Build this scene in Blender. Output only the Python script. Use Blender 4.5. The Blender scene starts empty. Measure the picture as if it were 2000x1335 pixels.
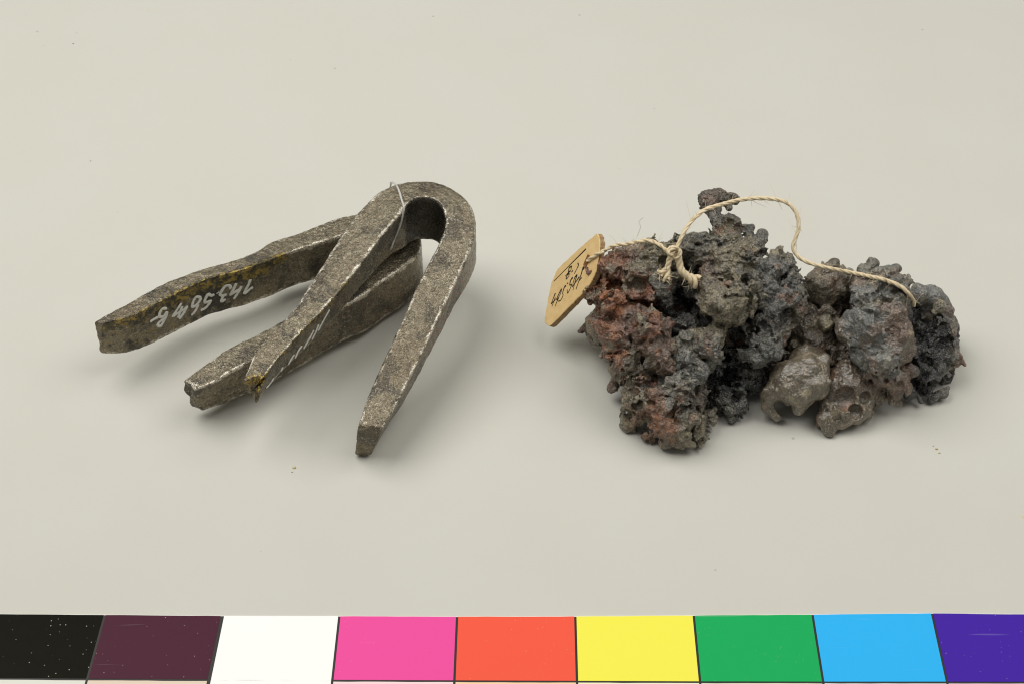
import bpy, bmesh, math, random
import numpy as np
from mathutils import Vector
from mathutils.bvhtree import BVHTree

# ---------------------------------------------------------------- scene, camera, light
S = 0.01                                   # the code below thinks in centimetres
SC = bpy.context.scene
COL = SC.collection
F_PX, W_PX, H_PX = 3500.0, 2000.0, 1335.0  # focal length in pixels of the 2000 px photograph
PITCH = math.atan2(3417.0, F_PX)
CAM_H = 27.0
CAM = np.array([0.0, -CAM_H / math.tan(PITCH), CAM_H])
cam_d = bpy.data.cameras.new("camera")
cam_d.sensor_width = 36.0
cam_d.lens = 36.0 * F_PX / W_PX
cam_d.clip_start = 0.01
cam_d.clip_end = 50.0
cam = bpy.data.objects.new("camera", cam_d)
COL.objects.link(cam)
cam.location = Vector(CAM) * S
cam.rotation_euler = (math.pi / 2 - PITCH, 0, 0)
SC.camera = cam

world = bpy.data.worlds.new("World")
SC.world = world
world.use_nodes = True
world.node_tree.nodes["Background"].inputs[0].default_value = (1.0, 0.985, 0.95, 1)
world.node_tree.nodes["Background"].inputs[1].default_value = 0.16


def softbox(name, loc, target, size, power, color):
    d = bpy.data.lights.new(name, 'AREA')
    d.shape = 'RECTANGLE'
    d.size, d.size_y = size[0] * S, size[1] * S
    d.energy = power
    d.color = color
    o = bpy.data.objects.new(name, d)
    COL.objects.link(o)
    o.location = Vector(loc) * S
    o.rotation_euler = (Vector(target) - Vector(loc)).to_track_quat('-Z', 'Y').to_euler()
    return o


softbox("softbox_lamp", (-24, 9, 54), (-2, 2, 0), (44, 44), 2.92, (1.0, 0.988, 0.958))
softbox("softbox_lamp", (30, 4, 54), (2, 1, 0), (44, 44), 2.02, (1.0, 0.988, 0.958))
SC.view_settings.view_transform = 'Standard'
SC.view_settings.look = 'None'
SC.view_settings.exposure = 0.0
SC.view_settings.gamma = 1.0
SC.cycles.max_bounces = 8
SC.cycles.use_denoising = True
SC.cycles.filter_width = 1.1

# ---------------------------------------------------------------- helpers
CP, SP = math.cos(PITCH), math.sin(PITCH)
FWD = np.array([0, CP, -SP])
UPV = np.array([0, SP, CP])
RGT = np.array([1.0, 0, 0])


def ray(px, py):
    """direction with unit depth along the optical axis"""
    return FWD + RGT * ((px - W_PX / 2) / F_PX) - UPV * ((py - H_PX / 2) / F_PX)


def at_z(px, py, z=0.0):
    r = ray(px, py)
    return CAM + r * ((z - CAM[2]) / r[2])


def at_depth(px, py, D):
    return CAM + ray(px, py) * D


def depth_of(p):
    return float(np.dot(np.asarray(p) - CAM, FWD))


def project(P):
    P = np.asarray(P) - CAM
    d = P @ FWD
    return W_PX / 2 + (P @ RGT) / d * F_PX, H_PX / 2 - (P @ UPV) / d * F_PX


def tag(o, label=None, cat=None, group=None, kind=None):
    if label: o['label'] = label
    if cat: o['category'] = cat
    if group: o['group'] = group
    if kind: o['kind'] = kind
    return o


def empty(name, loc=(0, 0, 0)):
    o = bpy.data.objects.new(name, None)
    o.empty_display_size = 0.005
    COL.objects.link(o)
    o.location = Vector(loc) * S
    return o


def mesh_obj(name, V, Fq, mat, parent=None, smooth=True, cols=None):
    """V (n,3) in cm, Fq: array (m,4)/(m,3) or list of lists"""
    me = bpy.data.meshes.new(name)
    V = np.asarray(V, dtype=np.float64)
    off = np.zeros(3)
    if parent is not None:
        off = np.array(parent.location) / S
    V = (V - off) * S
    if isinstance(Fq, np.ndarray):
        n, k = Fq.shape
        me.vertices.add(len(V)); me.vertices.foreach_set("co", V.astype(np.float32).ravel())
        me.loops.add(n * k); me.loops.foreach_set("vertex_index", Fq.astype(np.int32).ravel())
        me.polygons.add(n)
        me.polygons.foreach_set("loop_start", np.arange(0, n * k, k, dtype=np.int32))
        me.update(calc_edges=True)
        me.validate()
    else:
        me.from_pydata([tuple(v) for v in V], [], [list(f) for f in Fq])
        me.update()
    if smooth:
        me.polygons.foreach_set("use_smooth", np.ones(len(me.polygons), dtype=bool))
    if cols is not None:
        ca = me.color_attributes.new("Col", 'FLOAT_COLOR', 'POINT')
        c4 = np.ones((len(V), 4), dtype=np.float32); c4[:, :3] = cols
        ca.data.foreach_set("color", c4.ravel())
    me.materials.append(mat)
    o = bpy.data.objects.new(name, me)
    COL.objects.link(o)
    if parent is not None:
        o.parent = parent
    return o


RNG = np.random.default_rng(7)
TAB = RNG.random((64, 64, 64)).astype(np.float32)


def vnoise(P, freq, seed=0):
    """value noise -1..1"""
    Q = (np.asarray(P, dtype=np.float32) * freq) + np.array([seed * 17.31, seed * 5.77, seed * 9.13], dtype=np.float32)
    I = np.floor(Q).astype(np.int32)
    f = Q - I
    f = f * f * (3 - 2 * f)
    I &= 63
    J = (I + 1) & 63
    x0, y0, z0 = I.T; x1, y1, z1 = J.T
    fx, fy, fz = f.T
    a = TAB[x0, y0, z0] * (1 - fx) + TAB[x1, y0, z0] * fx
    b = TAB[x0, y1, z0] * (1 - fx) + TAB[x1, y1, z0] * fx
    c = TAB[x0, y0, z1] * (1 - fx) + TAB[x1, y0, z1] * fx
    d = TAB[x0, y1, z1] * (1 - fx) + TAB[x1, y1, z1] * fx
    a = a * (1 - fy) + b * fy
    c = c * (1 - fy) + d * fy
    return (a * (1 - fz) + c * fz) * 2 - 1


def fbm(P, freq, octs=3, seed=0, gain=0.5):
    r = 0; a = 1.0; t = 0
    for k in range(octs):
        r = r + a * vnoise(P, freq * 2.03 ** k, seed + k * 3.7); t += a; a *= gain
    return r / t


JT = RNG.random((32, 32, 32, 3)).astype(np.float32)


def worley(P, freq, seed=0):
    """distance to the nearest jittered cell point, about 0..1"""
    Q = np.asarray(P, dtype=np.float32) * freq + np.float32(seed * 7.7)
    I = np.floor(Q - 0.5).astype(np.int32)
    best = np.full(len(Q), 9.0, dtype=np.float32)
    for dx in (0, 1):
        for dy in (0, 1):
            for dz in (0, 1):
                C = I + np.array([dx, dy, dz], dtype=np.int32)
                M = C & 31
                p = C + 0.12 + 0.76 * JT[M[:, 0], M[:, 1], M[:, 2]]
                e = Q - p
                np.minimum(best, (e * e).sum(1), out=best)
    return np.sqrt(best)


# ---------------------------------------------------------------- materials
def new_mat(name):
    m = bpy.data.materials.new(name)
    m.use_nodes = True
    nt = m.node_tree
    b = nt.nodes["Principled BSDF"]
    return m, nt, b


class NT:
    """small node wiring helper"""
    def __init__(s, nt):
        s.nt = nt; s.l = nt.links.new
        tc = nt.nodes.new("ShaderNodeTexCoord")
        mp = nt.nodes.new("ShaderNodeMapping")
        mp.inputs['Scale'].default_value = (1 / S,) * 3
        s.l(tc.outputs['Object'], mp.inputs['Vector'])
        s.co = mp.outputs['Vector']

    def noise(s, scale, detail=4, rough=0.6, dist=0.0, co=None):
        n = s.nt.nodes.new("ShaderNodeTexNoise")
        n.inputs['Scale'].default_value = scale
        n.inputs['Detail'].default_value = detail
        n.inputs['Roughness'].default_value = rough
        n.inputs['Distortion'].default_value = dist
        s.l(co or s.co, n.inputs['Vector'])
        return n.outputs['Fac']

    def voro(s, scale, feature='F1', out='Distance', rand=1.0):
        n = s.nt.nodes.new("ShaderNodeTexVoronoi")
        n.feature = feature
        n.inputs['Scale'].default_value = scale
        n.inputs['Randomness'].default_value = rand
        s.l(s.co, n.inputs['Vector'])
        return n.outputs[out]

    def rng(s, v, a, b, c=0.0, d=1.0):
        n = s.nt.nodes.new("ShaderNodeMapRange")
        n.inputs['From Min'].default_value = a
        n.inputs['From Max'].default_value = b
        n.inputs['To Min'].default_value = c
        n.inputs['To Max'].default_value = d
        s.l(v, n.inputs['Value'])
        return n.outputs['Result']

    def math(s, op, a, b):
        n = s.nt.nodes.new("ShaderNodeMath"); n.operation = op
        for i, v in enumerate((a, b)):
            if isinstance(v, (int, float)): n.inputs[i].default_value = v
            else: s.l(v, n.inputs[i])
        return n.outputs[0]

    def mix(s, fac, a, b, mode='MIX'):
        n = s.nt.nodes.new("ShaderNodeMix"); n.data_type = 'RGBA'; n.blend_type = mode
        for sock, v in ((n.inputs[0], fac), (n.inputs[6], a), (n.inputs[7], b)):
            if isinstance(v, (int, float)): sock.default_value = v
            elif isinstance(v, tuple): sock.default_value = (*v, 1)
            else: s.l(v, sock)
        return n.outputs[2]

    def attr(s, name="Col"):
        n = s.nt.nodes.new("ShaderNodeAttribute"); n.attribute_name = name
        return n.outputs['Color']

    def sep(s, c):
        n = s.nt.nodes.new("ShaderNodeSeparateColor"); s.l(c, n.inputs[0])
        return n.outputs

    def bump(s, h, strength, dist_cm, normal=None):
        n = s.nt.nodes.new("ShaderNodeBump")
        n.inputs['Strength'].default_value = strength
        n.inputs['Distance'].default_value = dist_cm * S
        s.l(h, n.inputs['Height'])
        if normal is not None: s.l(normal, n.inputs['Normal'])
        return n.outputs['Normal']


def mat_paper():
    m, nt, b = new_mat("studio_paper")
    t = NT(nt)
    big = t.noise(0.35, 2, 0.5)
    c = t.mix(t.rng(big, 0.35, 0.65), (0.560, 0.552, 0.492), (0.554, 0.541, 0.482))
    fine = t.noise(18, 3, 0.6)
    c = t.mix(t.rng(fine, 0.3, 0.7, 0, 0.05), c, (0.50, 0.48, 0.40))
    # dust: a few tiny specks
    d = t.voro(0.75)
    sp = t.rng(d, 0.018, 0.030, 0.5, 0.0)
    c = t.mix(sp, c, (0.24, 0.24, 0.22))
    d2 = t.voro(0.43)
    sp2 = t.rng(d2, 0.012, 0.02, 0.45, 0.0)
    c = t.mix(sp2, c, (0.60, 0.45, 0.16))
    t.l(c, b.inputs['Base Color'])
    b.inputs['Roughness'].default_value = 0.75
    b.inputs['Specular IOR Level'].default_value = 0.25
    t.l(t.bump(t.noise(22, 3, 0.6), 0.12, 0.01), b.inputs['Normal'])
    return m


def mat_patch(name, rgb, rough=0.32, specks=0.0):
    m, nt, b = new_mat(name)
    t = NT(nt)
    c = t.mix(t.rng(t.noise(3.0, 4), 0.3, 0.7, 0, 0.06), rgb, tuple(min(1, x * 0.85 + 0.02) for x in rgb))
    if specks > 0:
        d = t.voro(8.0)
        pres = t.rng(t.noise(1.1, 3), 0.40, 0.56)
        k = t.math('MULTIPLY', t.rng(d, 0.055, 0.10, specks, 0.0), pres)
        c = t.mix(k, c, (0.55, 0.50, 0.42))
        # scratches: stretched noise
        mp = nt.nodes.new("ShaderNodeMapping"); mp.inputs['Scale'].default_value = (40, 900, 100)
        mp.inputs['Rotation'].default_value = (0, 0, 0.12)
        tc = nt.nodes.new("ShaderNodeTexCoord"); t.l(tc.outputs['Object'], mp.inputs['Vector'])
        sc = t.noise(1.0, 2, 0.5, 0.3, mp.outputs['Vector'])
        c = t.mix(t.rng(sc, 0.70, 0.76, 0, 0.10), c, (0.8, 0.78, 0.75))
    t.l(c, b.inputs['Base Color'])
    b.inputs['Roughness'].default_value = rough
    b.inputs['Specular IOR Level'].default_value = 0.02
    t.l(t.bump(t.noise(25, 2), 0.03, 0.01), b.inputs['Normal'])
    return m


def mat_iron():
    m, nt, b = new_mat("forged_iron")
    t = NT(nt)
    col = t.sep(t.attr())
    lac_a, red_a, dark_a = col[0], col[1], col[2]
    n1 = t.noise(1.7, 6, 0.68, 0.3)
    n2 = t.noise(9.0, 5, 0.7)
    n3 = t.noise(21.0, 5, 0.8)
    c = t.mix(t.rng(n2, 0.35, 0.65), (0.152, 0.128, 0.086), (0.285, 0.245, 0.175))
    # darker scale patches
    dk = t.rng(t.math('ADD', n1, t.math('MULTIPLY', t.math('SUBTRACT', n2, 0.5), 0.35)), 0.52, 0.55)
    c = t.mix(t.math('MULTIPLY', dk, 0.65), c, (0.048, 0.047, 0.045))
    # light rubbed flecks, with sparkle painted into the colour
    fl = t.rng(n3, 0.54, 0.61)
    c = t.mix(t.math('MULTIPLY', t.math('MULTIPLY', fl, 0.6), t.rng(t.noise(3.0, 3), 0.40, 0.62, 0.15, 1.0)), c, (0.72, 0.65, 0.50))
    edn = t.math('ADD', t.sep(t.attr('Edge'))[0], t.math('MULTIPLY', t.math('SUBTRACT', t.noise(4.5, 6, 0.80), 0.5), 4.2))
    ed = t.rng(edn, 0.60, 0.98)
    c = t.mix(t.math('MULTIPLY', ed, 0.8), c, (0.80, 0.74, 0.62))  # worn edges, brightened to paint the highlight along the ridges
    # small dark pits
    pit = t.rng(t.noise(12, 5, 0.75, 0.5), 0.33, 0.40, 1, 0)
    c = t.mix(t.math('MULTIPLY', pit, 0.55), c, (0.035, 0.033, 0.030))
    # warm brown tint in large areas
    c = t.mix(t.rng(t.noise(0.9, 3), 0.45, 0.7, 0, 0.35), c, (0.17, 0.125, 0.075))
    # varnish band: dark ground, amber blots
    lac = t.rng(t.math('ADD', lac_a, t.math('MULTIPLY', t.math('SUBTRACT', n2, 0.5), 2.2)), 0.40, 0.60)
    vd = t.mix(t.rng(t.noise(7.5, 5, 0.75, 0.5), 0.47, 0.56), (0.040, 0.036, 0.024), (0.38, 0.27, 0.055))
    c = t.mix(t.math('MULTIPLY', lac, 0.88), c, vd)
    dk2 = t.rng(t.math('ADD', dark_a, t.math('MULTIPLY', t.math('SUBTRACT', n1, 0.5), 1.6)), 0.45, 0.6)
    c = t.mix(t.math('MULTIPLY', dk2, 0.8), c, (0.045, 0.042, 0.036))
    # red paint specks
    rs = t.rng(t.math('ADD', t.noise(11, 3, 0.7), t.math('MULTIPLY', red_a, 0.22)), 0.80, 0.83)
    c = t.mix(t.math('MULTIPLY', rs, 0.85), c, (0.36, 0.045, 0.025))
    t.l(c, b.inputs['Base Color'])
    t.l(t.math('MAXIMUM', ed, 0.78), b.inputs['Metallic'])
    ro = t.rng(n2, 0.3, 0.7, 0.34, 0.19)
    nt_m = t.math('SUBTRACT', ro, t.math('MULTIPLY', lac, 0.14))
    t.l(nt_m, b.inputs['Roughness'])
    h1 = t.bump(t.noise(6, 5, 0.7), 0.8, 0.07)
    h2 = t.bump(t.noise(30, 4, 0.7), 0.7, 0.022, h1)
    t.l(h2, b.inputs['Normal'])
    return m


def mat_slag(name, rough=(0.35, 0.65), bump=1.0, spec=0.5, fine=22.0, var=0.6, grain=0.6, lift=0.75):
    m, nt, b = new_mat(name)
    t = NT(nt)
    base = t.attr()
    n1 = t.noise(fine, 5, 0.75)
    n2 = t.noise(6.0, 5, 0.7, 0.4)
    c = t.mix(t.rng(n1, 0.45, 0.70, 0, var), base, (0.025, 0.024, 0.022))
    hi = t.mix(1.0, base, (2.6, 2.5, 2.3), 'MULTIPLY')
    c = t.mix(t.rng(n2, 0.48, 0.66, 0, lift), c, hi)
    # pale mineral grains, also serving as painted glints
    gr = t.math('MULTIPLY', t.rng(t.noise(34, 2, 0.6), 0.56, 0.64), t.rng(t.noise(2.6, 3, 0.6), 0.38, 0.62, 0.25, 1.0))
    c = t.mix(t.math('MULTIPLY', gr, grain), c, (0.52, 0.47, 0.36))
    sp = t.rng(t.noise(27, 3, 0.7, 0.3), 0.38, 0.45, 1, 0)
    c = t.mix(t.math('MULTIPLY', sp, 0.6), c, (0.016, 0.015, 0.014))
    t.l(c, b.inputs['Base Color'])
    t.l(t.rng(t.noise(14, 4, 0.7), 0.35, 0.65, rough[1], rough[0]), b.inputs['Roughness'])
    b.inputs['Specular IOR Level'].default_value = spec
    h1 = t.bump(t.noise(9.0, 4, 0.7, 0.3), 0.9 * bump, 0.10)
    h2 = t.bump(t.voro(fine * 0.75, 'F1'), 0.7 * bump, 0.04, h1)
    h2 = t.bump(t.noise(fine * 1.4, 3, 0.6), 0.45 * bump, 0.03, h2)
    t.l(h2, b.inputs['Normal'])
    return m


def mat_simple(name, rgb, rough=0.7, scale=20, var=0.25, bump=0.2, bdist=0.01, spec=0.3, rgb2=None):
    m, nt, b = new_mat(name)
    t = NT(nt)
    n = t.noise(scale, 4, 0.7)
    c = t.mix(t.rng(n, 0.35, 0.65, 0, 1), rgb, rgb2 or tuple(x * (1 - var) for x in rgb))
    t.l(c, b.inputs['Base Color'])
    b.inputs['Roughness'].default_value = rough
    b.inputs['Specular IOR Level'].default_value = spec
    t.l(t.bump(t.noise(scale * 2, 4, 0.7), bump, bdist), b.inputs['Normal'])
    return m


M_PAPER = mat_paper()
M_IRON = mat_iron()

# ---------------------------------------------------------------- the paper sweep
def build_paper():
    prof = [(-70, 0.0), (-40, 0.0), (-20, 0), (-5, 0), (5, 0), (15, 0), (28, 0)]
    R, y0 = 30.0, 45.0
    prof.append((y0, 0))
    for k in range(1, 13):
        a = k / 12 * math.pi / 2
        prof.append((y0 + R * math.sin(a), R * (1 - math.cos(a))))
    prof.append((y0 + R, 110))
    xs = np.linspace(-95, 95, 9)
    V = [(x, y, z) for (y, z) in prof for x in xs]
    n = len(xs)
    Fc = [(r * n + c, r * n + c + 1, (r + 1) * n + c + 1, (r + 1) * n + c) for r in range(len(prof) - 1) for c in range(n - 1)]
    o = mesh_obj("paper_backdrop", V, np.array(Fc), M_PAPER)
    tag(o, kind='structure')
    return o


build_paper()

# ---------------------------------------------------------------- colour chart
def build_chart():
    ZB, ZP = 0.030, 0.036
    top = [(-26, 1198.5), (204.5, 1200), (433, 1202), (662.7, 1202.5), (892.7, 1203.5), (1123.7, 1203), (1355, 1201.2), (1587, 1199.5), (1820.5, 1197), (2054, 1199.5)]
    mid = [(-67, 1324), (170, 1325.5), (407, 1327), (649, 1328), (887.5, 1329), (1127, 1330), (1367.5, 1331), (1608, 1331.5), (1850, 1331.5), (2092, 1332)]
    names = ["black", "dark purple", "white", "magenta", "red orange", "yellow", "green", "light blue", "violet"]
    tint = ["grey", "pale peach", "white", "pale pink", "light apricot", "cream", "pale sand", "pale blue grey", "pale lilac"]
    rgb = [(0.0090, 0.0083, 0.0052), (0.075, 0.024, 0.040), (0.90, 0.90, 0.87), (0.80, 0.085, 0.33), (0.85, 0.108, 0.063), (0.86, 0.80, 0.09),
           (0.016, 0.385, 0.105), (0.033, 0.43, 0.85), (0.060, 0.022, 0.34)]
    rgbt = [(0.70, 0.70, 0.62), (0.72, 0.60, 0.48), (0.90, 0.90, 0.87), (0.85, 0.66, 0.66), (0.88, 0.62, 0.40), (0.85, 0.80, 0.55), (0.74, 0.70, 0.50), (0.70, 0.76, 0.78), (0.72, 0.55, 0.62)]
    T = [at_z(*p, ZP) for p in top]
    Mi = [at_z(*p, ZP) for p in mid]
    B = [m + (m - t) * 1.25 for t, m in zip(T, Mi)]
    E = [m + (m - t) * 2.1 for t, m in zip(T, Mi)]
    root = empty("colour_chart", tuple((T[0] + T[-1]) / 2 * np.array([1, 1, 0])))
    tag(root, "printed colour chart with a row of bright patches lying along the front edge", "colour chart")
    board = mat_simple("chart_board", (0.02, 0.018, 0.014), 0.45, 15, 0.2, 0.05)
    white = mat_simple("chart_paper", (0.80, 0.79, 0.74), 0.7, 20, 0.1, 0.1)
    # printed black ground under the patches
    Vp = [(p[0], p[1], ZB + 0.0025) for p in T] + [(p[0], p[1], ZB + 0.0025) for p in E]
    mesh_obj("printed_ground", Vp, [(i, 9 + i + 1, 9 + i + 2, i + 1) for i in range(9)], board, root, smooth=False)
    T0 = T
    T = [t_ + np.array([0, 0.016, 0]) for t_ in T]
    # card base: one strip with thickness
    V = []; Fc = []
    n = len(T)
    for z in (0.002, ZB):
        for i in range(n): V.append((T[i][0], T[i][1], z))
        for i in range(n): V.append((E[i][0], E[i][1], z))
    for i in range(n - 1):
        Fc.append((2 * n + i, 3 * n + i, 3 * n + i + 1, 2 * n + i + 1))
        Fc.append((i, i + 1, n + i + 1, n + i))
        Fc.append((i, 2 * n + i, 2 * n + i + 1, i + 1))
        Fc.append((n + i, n + i + 1, 3 * n + i + 1, 3 * n + i))
    Fc.append((0, n, 3 * n, 2 * n)); Fc.append((n - 1, 3 * n - 1, 4 * n - 1, 2 * n - 1))
    mesh_obj("card", V, Fc, white, root, smooth=False)
    T = T0

    rr = random.Random(4)

    def patch(name, a, b, c, d, gaps, mat, label):
        """a-b back edge, d-c front edge; gaps back,right,front,left in cm"""
        a, b, c, d = map(np.array, (a, b, c, d))
        gb, gr, gf, gl = gaps
        def lerp(p, q, s): return p + (q - p) * s
        wl = np.linalg.norm(b - a); hl = np.linalg.norm(d - a)
        P = lambda u, v: lerp(lerp(a, b, u), lerp(d, c, u), v)
        u0, u1, v0, v1 = gl / wl, 1 - gr / wl, gb / hl, 1 - gf / hl
        N = 8
        ring = [P(u0 + (u1 - u0) * k / N, v0 + rr.uniform(-0.002, 0.002)) for k in range(N + 1)]
        ring += [P(u1 + (u0 - u1) * k / N, v1) for k in range(N + 1)]
        k = len(ring)
        V = [(p[0], p[1], ZP) for p in ring] + [(p[0], p[1], ZB - 0.004) for p in ring]
        Fc = [list(range(k))[::-1]] + [(i, (i + 1) % k, k + (i + 1) % k, k + i) for i in range(k)]
        o = mesh_obj(name, V, Fc, mat, root, smooth=False)
        o['label'] = label
    for i in range(9):
        sp = {0: 0.85, 1: 0.55, 2: 0.0, 3: 0.25, 4: 0.35, 5: 0.12, 6: 0.25, 7: 0.2, 8: 0.4}[i]
        g = 0.022
        gl = 0.045 if i == 2 else g
        m = mat_patch("patch_ink", rgb[i], 0.30, sp)
        front = 0.0 if i == 2 else 0.02
        patch("colour_patch", T[i], T[i + 1], Mi[i + 1], Mi[i], (-0.004, g, front, gl), m, names[i] + " colour patch")
        m2 = mat_patch("patch_ink", rgbt[i], 0.32, 0.1)
        patch("tint_patch", Mi[i], Mi[i + 1], B[i + 1], B[i], (0.0 if i == 2 else 0.02, g, 0.02, gl), m2, tint[i] + " tint patch in front of the " + names[i] + " one")


build_chart()

# ---------------------------------------------------------------- iron staples
def catmull(P, n):
    """resample rows of P (k,d) evenly in the first three coordinates"""
    P = np.asarray(P, float)
    Q = np.vstack([2 * P[0] - P[1], P, 2 * P[-1] - P[-2]])
    out = []
    for i in range(1, len(Q) - 2):
        t = np.linspace(0, 1, 40, endpoint=False)[:, None]
        p0, p1, p2, p3 = Q[i - 1], Q[i], Q[i + 1], Q[i + 2]
        out.append(0.5 * (2 * p1 + (p2 - p0) * t + (2 * p0 - 5 * p1 + 4 * p2 - p3) * t ** 2 + (3 * p1 - p0 - 3 * p2 + p3) * t ** 3))
    out.append(P[-1:])
    out = np.vstack(out)
    d = np.concatenate([[0], np.cumsum(np.linalg.norm(np.diff(out[:, :3], axis=0), axis=1))])
    s = np.linspace(0, d[-1], n)
    return np.stack([np.interp(s, d, out[:, k]) for k in range(out.shape[1])], axis=1), s


def staple(name, st, down, seed, label, paint):
    """st rows: outer px,py, inner px,py, z_top, height. Builds the swept bar as one mesh."""
    rows = []
    for (ox, oy, ix, iy, z, h) in st:
        zo = zi = z
        rows.append(np.concatenate([at_z(ox, oy, zo), at_z(ix, iy, zi), [h]]))
    rows = np.array(rows)
    R, s = catmull(np.hstack([(rows[:, :3] + rows[:, 3:6]) / 2, rows]), 420)
    O, I, Hh = R[:, 3:6], R[:, 6:9], R[:, 9]
    L = s[-1]
    M = 64
    # rounded-square ring, even in perimeter
    c = 0.80
    ring = []
    for k in range(M):
        a = k / M * 4
        side, f = int(a), a - int(a)
        x = -1 + 2 * f
        p = [(x, 1), (1, -x), (-x, -1), (-1, x)][side]
        # pull in corners
        q = np.array(p, float)
        r = 0.11
        m = np.abs(q) - (1 - r)
        if m[0] > 0 and m[1] > 0:
            dlt = m / np.linalg.norm(m) * r
            q = np.sign(q) * ((1 - r) + dlt)
        ring.append(q)
    ring = np.array(ring)
    C = (O + I) / 2
    Wv = (O - I) / 2
    T = np.gradient(C, axis=0); T /= np.linalg.norm(T, axis=1)[:, None]
    D = np.array([down(q) for q in s / L], float); D /= np.linalg.norm(D, axis=1)[:, None]
    Dv = D - (T * D).sum(1)[:, None] * T
    Dv /= np.linalg.norm(Dv, axis=1)[:, None]
    N = len(s)
    V = np.zeros((N, M, 3)); U = np.zeros((N, M, 2))
    for j, (a, b) in enumerate(ring):
        V[:, j] = C + Wv * a + Dv * (Hh / 2)[:, None] * (1 - b)
    # uneven forging: gentle dents then grain
    ctr = (C + Dv * (Hh / 2)[:, None])[:, None, :]
    nd = V - ctr; nd /= np.linalg.norm(nd, axis=2)[..., None]
    P = V.reshape(-1, 3)
    dsp = 0.014 * fbm(P, 1.1, 2, seed) + 0.013 * fbm(P, 4.2, 2, seed + 5) + 0.012 * fbm(P, 13, 2, seed + 9)
    V = (P + nd.reshape(-1, 3) * dsp[:, None]).reshape(N, M, 3)
    # jagged ends
    for end in (0, 1):
        e = T[0] * -1 if end == 0 else T[-1]
        w = np.clip(1 - (s if end == 0 else L - s) / 0.55, 0, 1) ** 1.5
        amt, bottom = paint['ends'][end]
        off = amt * np.array([vnoise(np.array([[a * 1.3, b * 1.3, seed + end]]), 1.4, seed)[0] + 0.35 * vnoise(np.array([[a * 1.3, b * 1.3, seed + end]]), 2.6, seed)[0] for a, b in ring])
        off = off + bottom * (1 - ring[:, 1]) / 2
        V += w[:, None, None] * off[None, :, None] * e[None, None, :]
        # the bar narrows towards its underside at the tip
        wt = np.clip(1 - (s if end == 0 else L - s) / 1.1, 0, 1)
        wt = wt * wt * (3 - 2 * wt)
        tp = 1 - 0.36 * wt[:, None] * (1 - ring[None, :, 1]) / 2
        mid = C[:, None, :] + (V - C[:, None, :]) - (Wv[:, None, :] * ring[None, :, 0:1])
        V = mid + Wv[:, None, :] * ring[None, :, 0:1] * tp[..., None]
    # end caps: shrinking rings
    rings = [V]
    caps = []
    for end in (0, 1):
        base = V[0] if end == 0 else V[-1]
        e = -T[0] if end == 0 else T[-1]
        ce = base.mean(axis=0)
        rr = []
        for q, bul in ((0.95, 0.022), (0.75, 0.03), (0.5, 0.032), (0.25, 0.034), (0.04, 0.034)):
            p = ce + (base - ce) * q + e * bul
            p = p + e * (0.04 * fbm(p, 5.0, 2, seed + 3))[:, None]
            rr.append(p)
        caps.append(rr)
    allr = list(caps[0][::-1]) + [V[i] for i in range(N)] + list(caps[1])
    A = np.array(allr)
    NR = len(A)
    idx = np.arange(NR * M).reshape(NR, M)
    q = np.stack([idx[:-1], np.roll(idx[:-1], -1, 1), np.roll(idx[1:], -1, 1), idx[1:]], axis=-1).reshape(-1, 4)
    c0, c1 = idx[0], idx[-1]
    # attributes: along-arm parameter
    sp = np.concatenate([np.zeros(5), s, np.full(5, L)]) / L
    a_ = np.tile(ring[:, 0], (NR, 1)); b_ = np.tile(ring[:, 1], (NR, 1))
    sg = np.tile(sp[:, None], (1, M))
    cols = np.zeros((NR, M, 3))
    paint['fn'](sg, a_, b_, cols)
    o = mesh_obj(name, A.reshape(-1, 3), q[:, ::-1].copy(), M_IRON, None, True, cols.reshape(-1, 3))
    q2 = np.clip((np.abs(a_) - 0.72) / 0.2, 0, 1) * np.clip((np.abs(b_) - 0.72) / 0.2, 0, 1)
    q2 = np.maximum(q2, 0.5 * np.clip(1 - np.minimum(sg, 1 - sg) / 0.03, 0, 1) * np.clip((b_ + 0.2), 0, 1))
    q2[:5] *= np.array([0, 0, 0, 0, .5])[:, None]; q2[-5:] *= np.array([.5, 0, 0, 0, 0])[:, None]
    ca = o.data.color_attributes.new("Edge", 'FLOAT_COLOR', 'POINT')
    c4 = np.ones((NR * M, 4), dtype=np.float32); c4[:, :3] = q2.reshape(-1, 1)
    ca.data.foreach_set("color", c4.ravel())
    # fan caps are left nearly closed; close them
    bm = bmesh.new(); bm.from_mesh(o.data)
    be = [e for e in bm.edges if e.is_boundary]
    bmesh.ops.holes_fill(bm, edges=be, sides=0)
    bmesh.ops.recalc_face_normals(bm, faces=bm.faces)
    bm.to_mesh(o.data); bm.free()
    o.data.polygons.foreach_set("use_smooth", np.ones(len(o.data.polygons), dtype=bool))
    tag(o, label, "iron staple", "bent iron staples")
    return o


def bandf(x, a, b, soft):
    return np.clip((x - a) / soft, 0, 1) * np.clip((b - x) / soft, 0, 1)


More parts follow.
